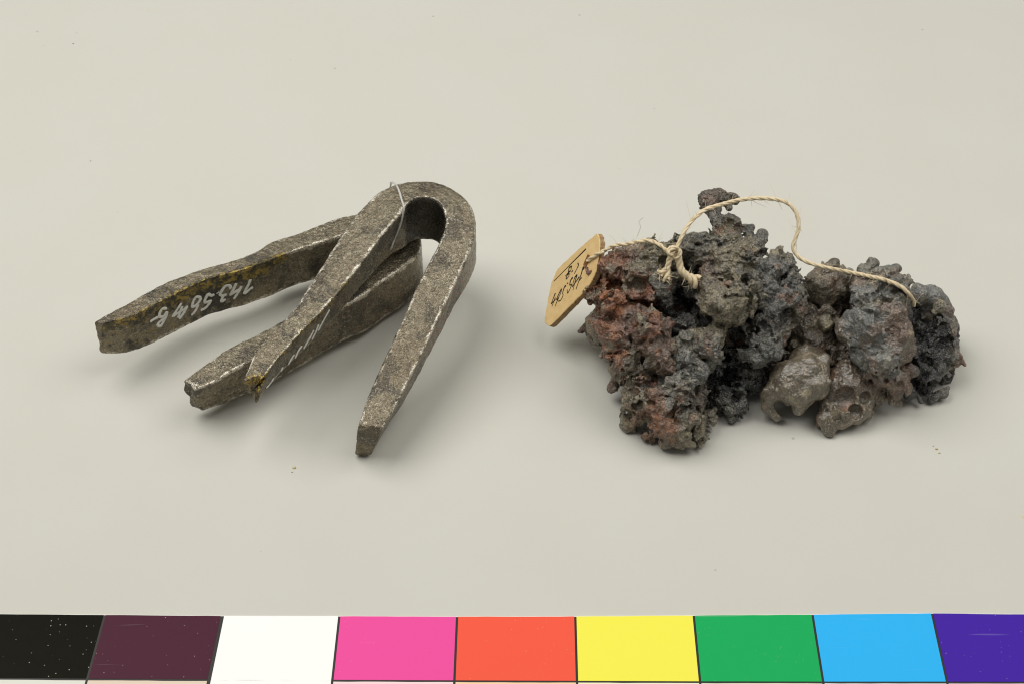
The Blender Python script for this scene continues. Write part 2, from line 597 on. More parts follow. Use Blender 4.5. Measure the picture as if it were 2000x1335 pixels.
def paint_back(s, a, b, c):
    # varnish band along the inner face of the first arm (s small), inner = a=-1
    inner = np.clip((-a - 0.55) / 0.35, 0, 1)
    c[..., 0] = bandf(s, -0.08, 0.36, 0.08) * inner * (0.30 + 0.42 * np.clip((b - 0.2) / 0.6, 0, 1)) + 0.5 * bandf(s, 0.10, 0.33, 0.03) * inner * np.clip((b - 0.3) / 0.4, 0, 1)
    c[..., 2] = 0.5 * bandf(s, -0.07, 0.27, 0.07) * inner + 0.35 * bandf(s, 0.28, 0.5, 0.05) * inner
    # red specks on the outer ridge of the second arm, a little amber at its tip's back edge
    c[..., 1] = 0.72 * bandf(s, 0.55, 0.85, 0.05) * np.clip((a - 0.3) / 0.4, 0, 1)
    c[..., 0] += 0.45 * bandf(s, 0.80, 0.97, 0.03) * np.clip((-a - 0.7) / 0.3, 0, 1) * np.clip((b + 0.2) / 0.5, 0, 1)


def paint_front(s, a, b, c):
    inner = np.clip((-a - 0.75) / 0.25, 0, 1)
    c[..., 0] = 0.62 * bandf(s, -0.05, 0.27, 0.03) * inner * np.clip((b - 0.25) / 0.5, 0, 1)
    c[..., 0] += 0.6 * bandf(s, 0.80, 0.97, 0.04) * inner * np.clip((b + 0.2) / 0.6, 0, 1)
    c[..., 0] += 0.5 * bandf(s, -0.05, 0.02, 0.02)
    c[..., 1] = 0.9 * bandf(s, 0.60, 0.85, 0.05) * np.clip((a - 0.5) / 0.4, 0, 1) + 0.45 * bandf(s, 0.22, 0.34, 0.04) * np.clip(b, 0, 1)
    c[..., 2] = 0.1 * bandf(s, 0.2, 0.6, 0.1) + 0.9 * bandf(s, 0.40, 0.58, 0.05) * inner


ST_BACK = [  # outer px, inner px, z_top, height
    (186, 628, 205, 630, 1.62, 0.92),
    (203, 618, 222, 626, 1.62, 0.98),
    (240, 597, 257, 617, 1.60, 1.02),
    (313, 557, 330, 581, 1.58, 1.05),
    (379, 531, 396, 549, 1.56, 1.05),
    (448, 511, 460, 531, 1.54, 1.05),
    (500, 490, 515, 512, 1.52, 1.05),
    (530, 471, 550, 498, 1.50, 1.05),
    (583, 455, 597, 482, 1.48, 1.05),
    (648, 430, 660, 463, 1.46, 1.08),
    (700, 417, 700, 452, 1.44, 1.10),
    (752, 417, 730, 455, 1.36, 1.10),
    (800, 434, 748, 467, 1.30, 1.10),
    (822, 462, 752, 483, 1.27, 1.10),
    (818, 493, 740, 499, 1.27, 1.12),
    (785, 524, 716, 516, 1.27, 1.14),
    (744, 551, 690, 532, 1.27, 1.13),
    (705, 579, 655, 556, 1.30, 1.10),
    (654, 608, 608, 590, 1.27, 1.02),
    (590, 647, 555, 624, 1.24, 0.98),
    (525, 686, 496, 655, 1.20, 0.95),
    (462, 718, 440, 684, 1.15, 0.90),
    (420, 743, 395, 715, 1.10, 0.85),
    (385, 757, 357, 742, 1.05, 0.82),
]
ST_FRONT = [
    (481, 731, 515, 738, 1.80, 0.50),
    (497, 692, 538, 705, 1.86, 0.55),
    (522, 658, 573, 665, 1.93, 0.58),
    (563, 617, 610, 626, 2.01, 0.60),
    (592, 577, 641, 594, 2.09, 0.62),
    (620, 533, 676, 553, 2.18, 0.65),
    (661, 468, 716, 501, 2.33, 0.74),
    (700, 414, 752, 453, 2.50, 0.92),
    (737, 377, 780, 420, 2.61, 1.16),
    (775, 359, 797, 398, 2.66, 1.32),
    (815, 353, 818, 387, 2.67, 1.36),
    (858, 357, 843, 388, 2.65, 1.36),
    (898, 378, 861, 402, 2.60, 1.32),
    (924, 410, 870, 424, 2.52, 1.24),
    (929, 446, 868, 448, 2.43, 1.12),
    (917, 492, 855, 478, 2.31, 1.00),
    (893, 545, 832, 524, 2.15, 0.92),
    (866, 603, 808, 573, 1.98, 0.90),
    (841, 655, 786, 624, 1.77, 0.90),
    (813, 714, 756, 688, 1.54, 0.92),
    (788, 764, 731, 742, 1.33, 0.95),
    (766, 805, 713, 788, 1.16, 0.98),
    (750, 832, 700, 829, 1.05, 1.00),
]
back = staple("iron_staple", ST_BACK, lambda q: (0.0, 0.05, -1.0), 3.0,
              "hairpin bent iron staple lying underneath, with 143.564b painted in white on its arm",
              {'ends': ((0.03, 0.02), (0.06, -0.02)), 'fn': paint_back})
front = staple("iron_staple", ST_FRONT, lambda q: (-0.02 - 0.20 * min(max((q - 0.62) / 0.3, 0), 1), 0.13, -0.98), 11.0,
               "hairpin bent iron staple lying on top, arch tied with clear thread, one tip broken",
               {'ends': ((0.22, 0.18), (0.012, 0.22)), 'fn': paint_front})


def bvh_of(objs):
    V = []; P = []
    for o in objs:
        me = o.data
        base = len(V)
        off = np.array(o.parent.location) if o.parent else np.zeros(3)
        co = np.empty(len(me.vertices) * 3); me.vertices.foreach_get("co", co)
        co = (co.reshape(-1, 3) + off) / S
        V += [tuple(v) for v in co]
        li = np.empty(len(me.loops), dtype=np.int32); me.loops.foreach_get("vertex_index", li)
        ls = np.empty(len(me.polygons), dtype=np.int32); me.polygons.foreach_get("loop_start", ls)
        lt = np.empty(len(me.polygons), dtype=np.int32); me.polygons.foreach_get("loop_total", lt)
        for a, n in zip(ls, lt): P.append(tuple(int(x) + base for x in li[a:a + n]))
    return BVHTree.FromPolygons(V, P)


def cast(bvh, px, py):
    r = ray(px, py)
    L = np.linalg.norm(r)
    loc, nor, _, _ = bvh.ray_cast(Vector(CAM), Vector(r / L))
    if loc is None: return None, None
    return np.array(loc), np.array(nor)


def strokes_on(name, bvh, strokes, width, mat, parent, lift=0.006, thick=0.004):
    """painted strokes: thin raised ribbons lying on the surface they are painted on"""
    V = []; Fc = []
    rr = random.Random(9)
    for stp in strokes:
        w = width
        if isinstance(stp, tuple): w, stp = stp
        pts = np.array(stp, float)
        if len(pts) == 1: pts = np.array([pts[0], pts[0] + [1.5, 1.5]])
        if len(pts) > 2:
            pts3 = np.hstack([pts, np.zeros((len(pts), 1))]); pts, _ = catmull(pts3, 8 * len(pts)); pts = pts[:, :2]
        else:
            pts = pts[0] + (pts[1] - pts[0]) * np.linspace(0, 1, 10)[:, None]
        H = []
        for p in pts:
            loc, nor = cast(bvh, *p)
            if loc is not None: H.append((loc, nor))
        if len(H) < 2: continue
        L = np.array([h[0] for h in H]); Nn = np.array([h[1] for h in H])
        for k in range(3):
            Nn[1:-1] = (Nn[:-2] + Nn[1:-1] * 2 + Nn[2:]) / 4
        Nn /= np.linalg.norm(Nn, axis=1)[:, None]
        T = np.gradient(L, axis=0); T /= (np.linalg.norm(T, axis=1)[:, None] + 1e-9)
        B = np.cross(T, Nn); B /= (np.linalg.norm(B, axis=1)[:, None] + 1e-9)
        b0 = len(V); n = len(L)
        for i in range(n):
            e = min(i, n - 1 - i)
            ww = w / 2 * (0.55 if e == 0 else 0.85 if e == 1 else 1.0) * rr.uniform(0.85, 1.12)
            c = L[i]
            for (u, h) in ((-1, lift * 0.2), (-0.6, lift + thick), (0.6, lift + thick), (1, lift * 0.2)):
                V.append(c + B[i] * u * ww + Nn[i] * h)
        for i in range(n - 1):
            for k in range(3):
                a = b0 + i * 4 + k
                Fc.append((a, a + 1, a + 5, a + 4))
    return mesh_obj(name, V, np.array(Fc), mat, parent)


M_WHITE = mat_simple("white_paint", (0.78, 0.77, 0.70), 0.5, 25, 0.15, 0.2)


def zoom5(pts): return [(280 + x * 0.115, 540 + y * 0.115) for x, y in pts]
def zoom6(pts): return [(470 + x * 0.1498, 600 + y * 0.1498) for x, y in pts]


num_b = [zoom5(p) for p in [
    [(1820, 45), (1790, 130), (1745, 215), (1705, 300)], [(1862, 182), (1800, 225), (1750, 268), (1715, 300)],
    [(1580, 110), (1530, 220), (1475, 325)], [(1480, 315), (1560, 265), (1640, 215)], [(1670, 160), (1610, 270), (1535, 385)],
    [(1478, 215), (1468, 160), (1395, 165), (1325, 255), (1305, 312), (1355, 325), (1415, 300)],
    [(1355, 325), (1335, 385), (1330, 425), (1400, 385)],
    [(1255, 270)],
    [(1205, 300), (1155, 330), (1105, 300), (1050, 390), (1050, 445), (1140, 415), (1095, 490), (1040, 545), (970, 578)],
    [(980, 360), (905, 348), (855, 410), (828, 508), (885, 495), (950, 425), (980, 360)], [(935, 470), (885, 580), (815, 662)],
    [(650, 450), (580, 555), (490, 690)], [(500, 680), (600, 610), (690, 560), (755, 505)], [(665, 500), (620, 610), (590, 700)], [(745, 520), (690, 610), (610, 725)],
    [(400, 548), (325, 548), (280, 620), (275, 680), (340, 675), (405, 590)], [(285, 672), (200, 715), (112, 768)],
    [(405, 590), (380, 690), (340, 720), (262, 785), (248, 830), (300, 832), (350, 745), (395, 660)],
]]
bvh_back = bvh_of([back])
strokes_on("painted_number", bvh_back, num_b, 0.072, M_WHITE, back)
bvh_front = bvh_of([front])
num_f = [zoom6(p) for p in [
    [(1160, 30), (1110, 120), (1060, 210), (1010, 310)], [(1020, 215), (980, 320), (930, 420)], [(955, 295), (900, 400), (860, 470), (820, 540)],
    [(800, 500), (750, 570), (700, 680), (640, 750)], [(700, 610), (650, 690), (590, 800), (530, 880)],
    [(550, 770), (510, 870), (470, 930), (430, 980)], [(430, 920), (380, 1000), (330, 1050)],
]]
strokes_on("painted_number", bvh_front, num_f, 0.066, M_WHITE, front)
del zoom6


# ---------------------------------------------------------------- tubes
def tube(path, rad, M=8, closed_ends=True):
    """path (n,3), rad scalar/array -> V,F"""
    P = np.asarray(path, float); n = len(P)
    r = np.broadcast_to(np.asarray(rad, float), (n,))
    T = np.gradient(P, axis=0); T /= (np.linalg.norm(T, axis=1)[:, None] + 1e-12)
    N = np.zeros_like(P)
    up = np.array([0, 0, 1.0]) if abs(T[0][2]) < 0.9 else np.array([1.0, 0, 0])
    v = np.cross(T[0], up); v /= np.linalg.norm(v)
    for i in range(n):
        v = v - T[i] * np.dot(v, T[i]); v /= np.linalg.norm(v)
        N[i] = v
    B = np.cross(T, N)
    a = np.linspace(0, 2 * math.pi, M, endpoint=False)
    V = P[:, None, :] + r[:, None, None] * (np.cos(a)[None, :, None] * N[:, None, :] + np.sin(a)[None, :, None] * B[:, None, :])
    idx = np.arange(n * M).reshape(n, M)
    q = np.stack([idx[:-1], np.roll(idx[:-1], -1, 1), np.roll(idx[1:], -1, 1), idx[1:]], axis=-1).reshape(-1, 4)
    return V.reshape(-1, 3), q, (P, T, N, B)


def join(parts):
    V = []; Fq = []; b = 0
    for v, f in parts:
        V.append(v); Fq.append(f + b); b += len(v)
    return np.vstack(V), np.vstack(Fq)


# clear thread round the arch of the upper staple
def build_thread():
    m, nt, b = new_mat("clear_nylon")
    b.inputs['Base Color'].default_value = (0.80, 0.80, 0.76, 1)
    b.inputs['Roughness'].default_value = 0.22
    b.inputs['Transmission Weight'].default_value = 0.5
    b.inputs['IOR'].default_value = 1.35
    vis = [(764, 357), (771, 362), (779, 375), (786, 395), (787.5, 408), (785, 428), (779, 447), (770, 468), (761, 488)]
    P = []
    last = None
    for k, (x, y) in enumerate(vis):
        loc, nor = cast(bvh_front, x, y)
        if k == 0:
            p = at_z(x, y, 2.52)
        elif k <= 4:
            if loc is None: loc, nor = at_z(x, y, 2.5), np.array([0, 0, 1.0])
            p = loc + nor * 0.045 + np.array([0, -0.02, 0.03])
        else:
            p = None
        P.append(p)
    z0 = P[4]
    # then hangs free in front of the inner face and passes under the bar
    D4 = depth_of(z0)
    for k in range(5, 9):
        P[k] = at_depth(*vis[k], D4 + 0.10 * (k - 4))
    end = P[8]
    back_pt = P[0]
    P += [end + np.array([-0.25, 0.35, -0.25]), end + np.array([-0.5, 0.9, -0.1]), back_pt + np.array([-0.12, 0.22, -0.55])]
    P = np.array(P)
    Q = np.vstack([P, P[:1]])
    R, _ = catmull(Q, 160)
    V, q, _ = tube(R, 0.023, 8)
    o = mesh_obj("nylon_thread", V, q, m)
    tag(o, "thin clear nylon thread looped round the arch of the upper staple", "thread")


build_thread()

# ---------------------------------------------------------------- slag lump (implicit surfaces, meshed)
def surface_nets(F, org, h):
    nx, ny, nz = F.shape
    Sg = F < 0
    cnt = np.zeros((nx - 1, ny - 1, nz - 1), dtype=np.int8)
    for dx in (0, 1):
        for dy in (0, 1):
            for dz in (0, 1):
                cnt += Sg[dx:nx - 1 + dx, dy:ny - 1 + dy, dz:nz - 1 + dz]
    act = (cnt > 0) & (cnt < 8)
    I = np.argwhere(act)
    cid = np.full(act.shape, -1, dtype=np.int32)
    cid[act] = np.arange(len(I))
    acc = np.zeros((len(I), 3), dtype=np.float32); num = np.zeros(len(I), dtype=np.float32)
    cor = [(a, b, c) for a in (0, 1) for b in (0, 1) for c in (0, 1)]
    val = {c: F[I[:, 0] + c[0], I[:, 1] + c[1], I[:, 2] + c[2]] for c in cor}
    for a in cor:
        for ax in range(3):
            if a[ax] == 1: continue
            b = list(a); b[ax] = 1; b = tuple(b)
            fa, fb = val[a], val[b]
            m = (fa < 0) != (fb < 0)
            t = np.where(m, fa / np.where(m, fa - fb, 1), 0)
            for k in range(3):
                acc[:, k] += np.where(m, a[k] + (t if k == ax else 0), 0)
            num += m
    V = (I + acc / num[:, None]) * h + org
    quads = []
    for ax in range(3):
        sl0 = [slice(None)] * 3; sl1 = [slice(None)] * 3
        sl0[ax] = slice(0, -1); sl1[ax] = slice(1, None)
        d = Sg[tuple(sl0)] != Sg[tuple(sl1)]
        E = np.argwhere(d)
        o1, o2 = [k for k in range(3) if k != ax]
        ok = (E[:, o1] > 0) & (E[:, o2] > 0) & (E[:, o1] < F.shape[o1] - 1) & (E[:, o2] < F.shape[o2] - 1)
        E = E[ok]
        def c(d1, d2):
            Q = E.copy(); Q[:, o1] -= d1; Q[:, o2] -= d2
            return cid[Q[:, 0], Q[:, 1], Q[:, 2]]
        q = np.stack([c(1, 1), c(0, 1), c(0, 0), c(1, 0)], axis=1)
        s = Sg[E[:, 0], E[:, 1], E[:, 2]]
        if ax == 1: s = ~s
        q[~s] = q[~s][:, ::-1]
        quads.append(q)
    Q = np.vstack(quads)
    Q = Q[(Q >= 0).all(axis=1)]
    return V, Q


def biggest(V, Q):
    lab = np.arange(len(V))
    e = np.vstack([Q[:, [0, 1]], Q[:, [1, 2]], Q[:, [2, 3]]])
    for _ in range(60):
        old = lab.copy()
        m = np.minimum(lab[e[:, 0]], lab[e[:, 1]])
        np.minimum.at(lab, e[:, 0], m); np.minimum.at(lab, e[:, 1], m)
        lab = lab[lab]; lab = lab[lab]
        if (lab == old).all(): break
    u, c = np.unique(lab, return_counts=True)
    keep = np.isin(lab, u[(c > 2600) | (c == c.max())])
    mp = np.cumsum(keep) - 1
    qk = keep[Q].all(axis=1)
    return V[keep], mp[Q[qk]]


BASE_X = [1120, 1160, 1200, 1250, 1310, 1380, 1440, 1500, 1560, 1620, 1700, 1760, 1800, 1900]
BASE_Y = [720, 760, 810, 860, 880, 855, 830, 825, 835, 850, 834, 822, 815, 790]


def base_depth(px):
    return depth_of(at_z(px, float(np.interp(px, BASE_X, BASE_Y)), 0.0))


def blob_pos(px, py, d):
    return at_depth(px, py, base_depth(px) - d)


PAL = {
    'grey': (0.132, 0.124, 0.101), 'olive': (0.184, 0.160, 0.108), 'blue': (0.120, 0.122, 0.113), 'rust': (0.185, 0.088, 0.050),
    'orange': (0.25, 0.095, 0.038), 'red': (0.159, 0.070, 0.053), 'maroon': (0.128, 0.085, 0.060), 'black': (0.016, 0.016, 0.018),
    'brown': (0.122, 0.100, 0.070), 'dbrown': (0.083, 0.061, 0.043), 'tan': (0.125, 0.105, 0.073), 'dark': (0.046, 0.044, 0.042), 'pale': (0.238, 0.229, 0.192),
}


def slag_part(name, blobs, mat, parent, h=0.021, k=0.06, namp=(0.10, 0.05), nfreq=(2.8, 8.0), pits=(), bumps=(), seed=1, label=None, tint=None, wamp=0.15, crack=0.26, carve=()):
    rg = np.random.default_rng(int(seed * 100))
    B = []
    for bl in blobs:
        px, py, r, d, col = bl[:5]
        p = blob_pos(px, py, d)
        rc = r * depth_of(p) / F_PX * (0.95 if d > -0.55 and r > 15 else 1.0)
        p[2] = max(p[2], min(rc * 0.8, 0.25))
        B.append((p, rc, col))
    P = np.array([b[0] for b in B]); R = np.array([b[1] for b in B])
    lo = (P - R[:, None]).min(0) - 0.3; hi = (P + R[:, None]).max(0) + 0.3
    lo[2] = max(lo[2], -0.06)
    dim = np.ceil((hi - lo) / h).astype(int) + 1
    F = np.full(dim, 0.4, dtype=np.float32)
    RG = np.full(dim, 0.3, dtype=np.float32)
    ax = [lo[i] + np.arange(dim[i]) * h for i in range(3)]

    def region(c, r):
        a = np.maximum(np.floor((c - r - lo) / h).astype(int), 0)
        b = np.minimum(np.ceil((c + r - lo) / h).astype(int) + 1, dim)
        if (b <= a).any(): return None, None
        sl = tuple(slice(a[i], b[i]) for i in range(3))
        X = (ax[0][sl[0]] - c[0])[:, None, None]; Y = (ax[1][sl[1]] - c[1])[None, :, None]; Z = (ax[2][sl[2]] - c[2])[None, None, :]
        return sl, np.sqrt(X * X + Y * Y + Z * Z).astype(np.float32)

    for p, r, _ in B:
        sl, dd = region(p, r + 0.4)
        if sl is None: continue
        f = dd - r
        g = F[sl]
        RG[sl] = np.where(f < g, r, RG[sl])
        hh = np.clip(0.5 + 0.5 * (g - f) / k, 0, 1)
        F[sl] = g * (1 - hh) + f * hh - k * hh * (1 - hh)
    # hollows blown into the front: px, py, radius px
    for (cx, cy, cr) in carve:
        D0 = base_depth(cx)
        for tt in np.arange(-1.6, 2.5, 0.02):
            p = at_depth(cx, cy, D0 + tt)
            g = np.round((p - lo) / h).astype(int)
            if (g >= 0).all() and (g < dim).all() and F[g[0], g[1], g[2]] < 0:
                r = cr * (D0 + tt) / F_PX
                c = p + (p - CAM) / np.linalg.norm(p - CAM) * r * 0.35
                sl, dd = region(c, r + 0.2)
                hh = np.clip(0.5 - 0.5 * (F[sl] - (r - dd)) / 0.05, 0, 1)
                F[sl] = F[sl] * (1 - hh) + (r - dd) * hh + 0.05 * hh * (1 - hh)
                break
    # roughness in a band round the surface
    band = np.argwhere(np.abs(F) < 0.32)
    Pb = (band * h + lo).astype(np.float32)
    warp = np.stack([vnoise(Pb, 1.7, seed + q) for q in (1, 2, 3)], axis=1) * 0.12
    scl = np.clip((RG[band[:, 0], band[:, 1], band[:, 2]] / 0.34) ** 1.4, 0.12, 1.0)
    # bend the round lumps into irregular chunks
    wv = np.stack([vnoise(Pb, 2.3, seed + 51 + q) for q in (0, 5, 9)], axis=1) * wamp + np.stack([vnoise(Pb, 5.5, seed + 61 + q) for q in (0, 5, 9)], axis=1) * wamp * 0.45
    G = (Pb + wv * scl[:, None] - lo) / h
    G = np.clip(G, 0, np.array(dim) - 1.001)
    I0 = G.astype(np.int32); f3 = (G - I0).astype(np.float32); fx, fy, fz = f3.T
    x0, y0, z0 = I0.T
    c00 = F[x0, y0, z0] * (1 - fx) + F[x0 + 1, y0, z0] * fx
    c10 = F[x0, y0 + 1, z0] * (1 - fx) + F[x0 + 1, y0 + 1, z0] * fx
    c01 = F[x0, y0, z0 + 1] * (1 - fx) + F[x0 + 1, y0, z0 + 1] * fx
    c11 = F[x0, y0 + 1, z0 + 1] * (1 - fx) + F[x0 + 1, y0 + 1, z0 + 1] * fx
    newF = (c00 * (1 - fy) + c10 * fy) * (1 - fz) + (c01 * (1 - fy) + c11 * fy) * fz
    F[band[:, 0], band[:, 1], band[:, 2]] = newF
    fb = fbm(Pb + warp, nfreq[0] * 0.85, 2, seed)
    n = namp[0] * (0.35 * fb + 2.0 * np.abs(fb) - 0.42)      # sharp crests, scooped hollows
    msk = np.clip(0.78 + 1.3 * vnoise(Pb, 1.1, seed + 31), 0, 1)          # where bubbles burst, where it is crumbly
    w1 = worley(Pb + warp, nfreq[1] * 0.42, seed + 2)
    w2 = worley(Pb + warp * 0.5, nfreq[1] * 1.05, seed + 4)
    n += namp[1] * (2.6 * (0.5 - w1) * msk + 1.5 * (w1 - 0.55) * (1 - msk))
    n += namp[1] * (1.4 * (0.5 - w2) * msk + 1.0 * (w2 - 0.55) * (1 - msk))
    n += namp[1] * 0.55 * vnoise(Pb, nfreq[1] * 2.6, seed + 13) + namp[1] * 0.30 * vnoise(Pb, nfreq[1] * 5.1, seed + 15)
    ck = np.clip((1 - np.abs(fbm(Pb + warp * 0.8, 1.9, 2, seed + 71))) - 0.86, 0, 1) / 0.14
    ck2 = np.clip((1 - np.abs(vnoise(Pb + warp * 0.5, 5.2, seed + 73))) - 0.84, 0, 1) / 0.16
    n += crack * 0.75 * ck - crack * 0.45 * ck2
    amp = np.clip(0.62 + 1.5 * fbm(Pb, 1.15, 2, seed + 81), 0.16, 1.1) if crack > 0.09 else 1.0      # smooth fused skins beside crumbly crust
    F[band[:, 0], band[:, 1], band[:, 2]] += (n * scl * amp).astype(np.float32)
    # bubbles burst open and beads stuck on: count, rmin, rmax, region(px0,px1,py0,py1) or None
    surf = np.argwhere(np.abs(F) < h)
    Ps = surf * h + lo
    tocam = CAM - Ps.mean(0); tocam /= np.linalg.norm(tocam)
    sx, sy = project(Ps)
    sd = (Ps - CAM) @ FWD
    rgs = RG[surf[:, 0], surf[:, 1], surf[:, 2]]
    def stampset(sets, sign):
        for (cnt, r0, r1, reg) in sets:
            ok = np.ones(len(Ps), bool)
            if sign > 0 and reg is None: ok = rgs > max(0.17, r1 * 0.9)
            if reg is not None:
                ok = (sx > reg[0]) & (sx < reg[1]) & (sy > reg[2]) & (sy < reg[3])
                if ok.any(): ok &= sd < sd[ok].min() + 0.45
            ids = np.flatnonzero(ok)
            if len(ids) == 0: continue
            for i in rg.choice(ids, min(cnt, len(ids)), replace=False):
                r = r0 + (r1 - r0) * rg.random() ** 2.2
                c = Ps[i] + rg.normal(0, 0.3 * r, 3)
                sl, dd = region(c, r + 0.12)
                if sl is None: continue
                g = F[sl]
                if sign > 0:
                    f = r - dd; kk = 0.03
                    hh = np.clip(0.5 - 0.5 * (g - f) / kk, 0, 1)
                    F[sl] = g * (1 - hh) + f * hh + kk * hh * (1 - hh)
                else:
                    f = dd - r; kk = 0.04
                    hh = np.clip(0.5 + 0.5 * (g - f) / kk, 0, 1)
                    F[sl] = g * (1 - hh) + f * hh - kk * hh * (1 - hh)
    stampset(bumps, -1)
    stampset(pits, +1)
    zz = ax[2][None, None, :].astype(np.float32)
    F = np.maximum(F, 0.012 - zz)
    for i in range(3):
        s0 = [slice(None)] * 3; s0[i] = 0; F[tuple(s0)] = 0.4
        s0[i] = -1; F[tuple(s0)] = 0.4
    V, Q = surface_nets(F, lo, h)
    V, Q = biggest(V, Q)
    # colour from the nearest lumps, borders broken up by noise
    col = np.zeros((len(V), 3))
    cols = np.array([PAL[b[2]] for b in B])
    CH = 60000
    for a in range(0, len(V), CH):
        v = V[a:a + CH]
        w = v + np.stack([fbm(v, 3.0, 3, seed + 21 + q, 0.65) for q in range(3)], axis=1) * 0.30
        dd = np.linalg.norm(w[:, None, :] - P[None], axis=2) - R[None]
        ww = np.exp(-np.clip(dd - dd.min(1, keepdims=True), 0, 2) * 22)
        ww /= ww.sum(1, keepdims=True)
        col[a:a + CH] = ww @ cols
    if tint is not None:
        for (cname, freq, thr, amt, reg) in tint:
            nn = fbm(V, freq, 4, seed + 40 + freq, 0.6)
            mk = np.clip((nn - thr) / 0.12, 0, 1) * amt
            if reg is not None:
                x, y = project(V)
                cx, cy, rr = reg
                mk = mk * np.clip(1.4 - np.hypot(x - cx, y - cy) / rr, 0, 1)
            col = col * (1 - mk[:, None]) + np.array(PAL[cname]) * mk[:, None]
    o = mesh_obj(name, V, Q, mat, parent, True, col)
    if label: o['label'] = label
    return o


M_ROUGH = mat_slag("cinder_slag", (0.16, 0.46), 1.0, 0.9)
M_SHINY = mat_slag("glassy_slag", (0.08, 0.34), 1.0, 1.0, 20, 0.5)
M_SMOOTH = mat_slag("dull_slag_skin", (0.20, 0.48), 0.6, 0.8, 24, 0.5)

M_NODULE = mat_slag("fused_iron_skin", (0.22, 0.46), 0.28, 0.9, 24, 0.3)
M_RUST = mat_slag("rusty_glaze", (0.10, 0.38), 0.9, 0.9, 20, 0.45, 0.22, 0.5)
slag = empty("slag_lump", tuple(at_z(1500, 800, 0.0)))
tag(slag, "craggy lump of rusty grey slag right of the staples with a tag tied on", "slag lump")

RUST = [
    (1205, 530, 42, -.3, 'rust'), (1185, 585, 38, -.2, 'orange'), (1240, 525, 46, -.3, 'rust'), (1180, 640, 40, -.1, 'brown'), (1158, 645, 22, -.3, 'brown'),
    (1230, 600, 52, 0, 'orange'), (1270, 560, 38, -.05, 'red'), (1220, 660, 52, .2, 'rust'), (1262, 645, 48, .4, 'maroon'), (1296, 640, 24, .25, 'red'),
    (1250, 700, 42, .35, 'brown'), (1288, 690, 36, .35, 'maroon'), (1215, 728, 27, .05, 'maroon'), (1203, 790, 18, -.05, 'maroon'), (1200, 755, 16, -.1, 'maroon'),
    (1255, 735, 26, .1, 'rust'), (1270, 755, 22, .15, 'rust'), (1150, 610, 12, -.3, 'dbrown'), (1190, 690, 22, .0, 'olive'), (1235, 690, 26, .3, 'olive'), (1205, 660, 20, .42, 'olive'),
    (1280, 620, 20, .42, 'grey'), (1195, 605, 16, .2, 'grey'), (1245, 575, 22, .35, 'rust'), (1255, 540, 26, .1, 'olive'),
    # behind
    (1230, 600, 60, -1.2, 'dbrown'), (1270, 560, 60, -1.4, 'dbrown'), (1220, 660, 48, -.9, 'dbrown'), (1290, 640, 60, -1.0, 'dbrown'),
]
FOOT = [
    (1250, 788, 44, .1, 'olive'), (1292, 815, 42, .2, 'olive'), (1330, 840, 32, .25, 'olive'), (1302, 858, 20, .1, 'olive'), (1355, 832, 32, .2, 'olive'),
    (1384, 815, 17, .1, 'tan'), (1226, 834, 17, 0, 'olive'), (1262, 848, 18, 0, 'maroon'), (1318, 768, 44, .3, 'grey'), (1255, 750, 32, .2, 'brown'), (1335, 725, 44, .25, 'blue'),
    (1355, 690, 34, .2, 'grey'), (1272, 800, 22, .42, 'rust'), (1300, 830, 22, .42, 'orange'), (1350, 770, 30, .2, 'dbrown'), (1310, 790, 30, .42, 'grey'), (1340, 815, 24, .42, 'olive'),
    (1345, 855, 18, .3, 'olive'), (1283, 770, 18, .45, 'rust'), (1330, 680, 30, .1, 'grey'),
    (1300, 760, 60, -.7, 'dbrown'), (1320, 720, 60, -1.0, 'dbrown'), (1330, 800, 36, -.3, 'dbrown'),
]
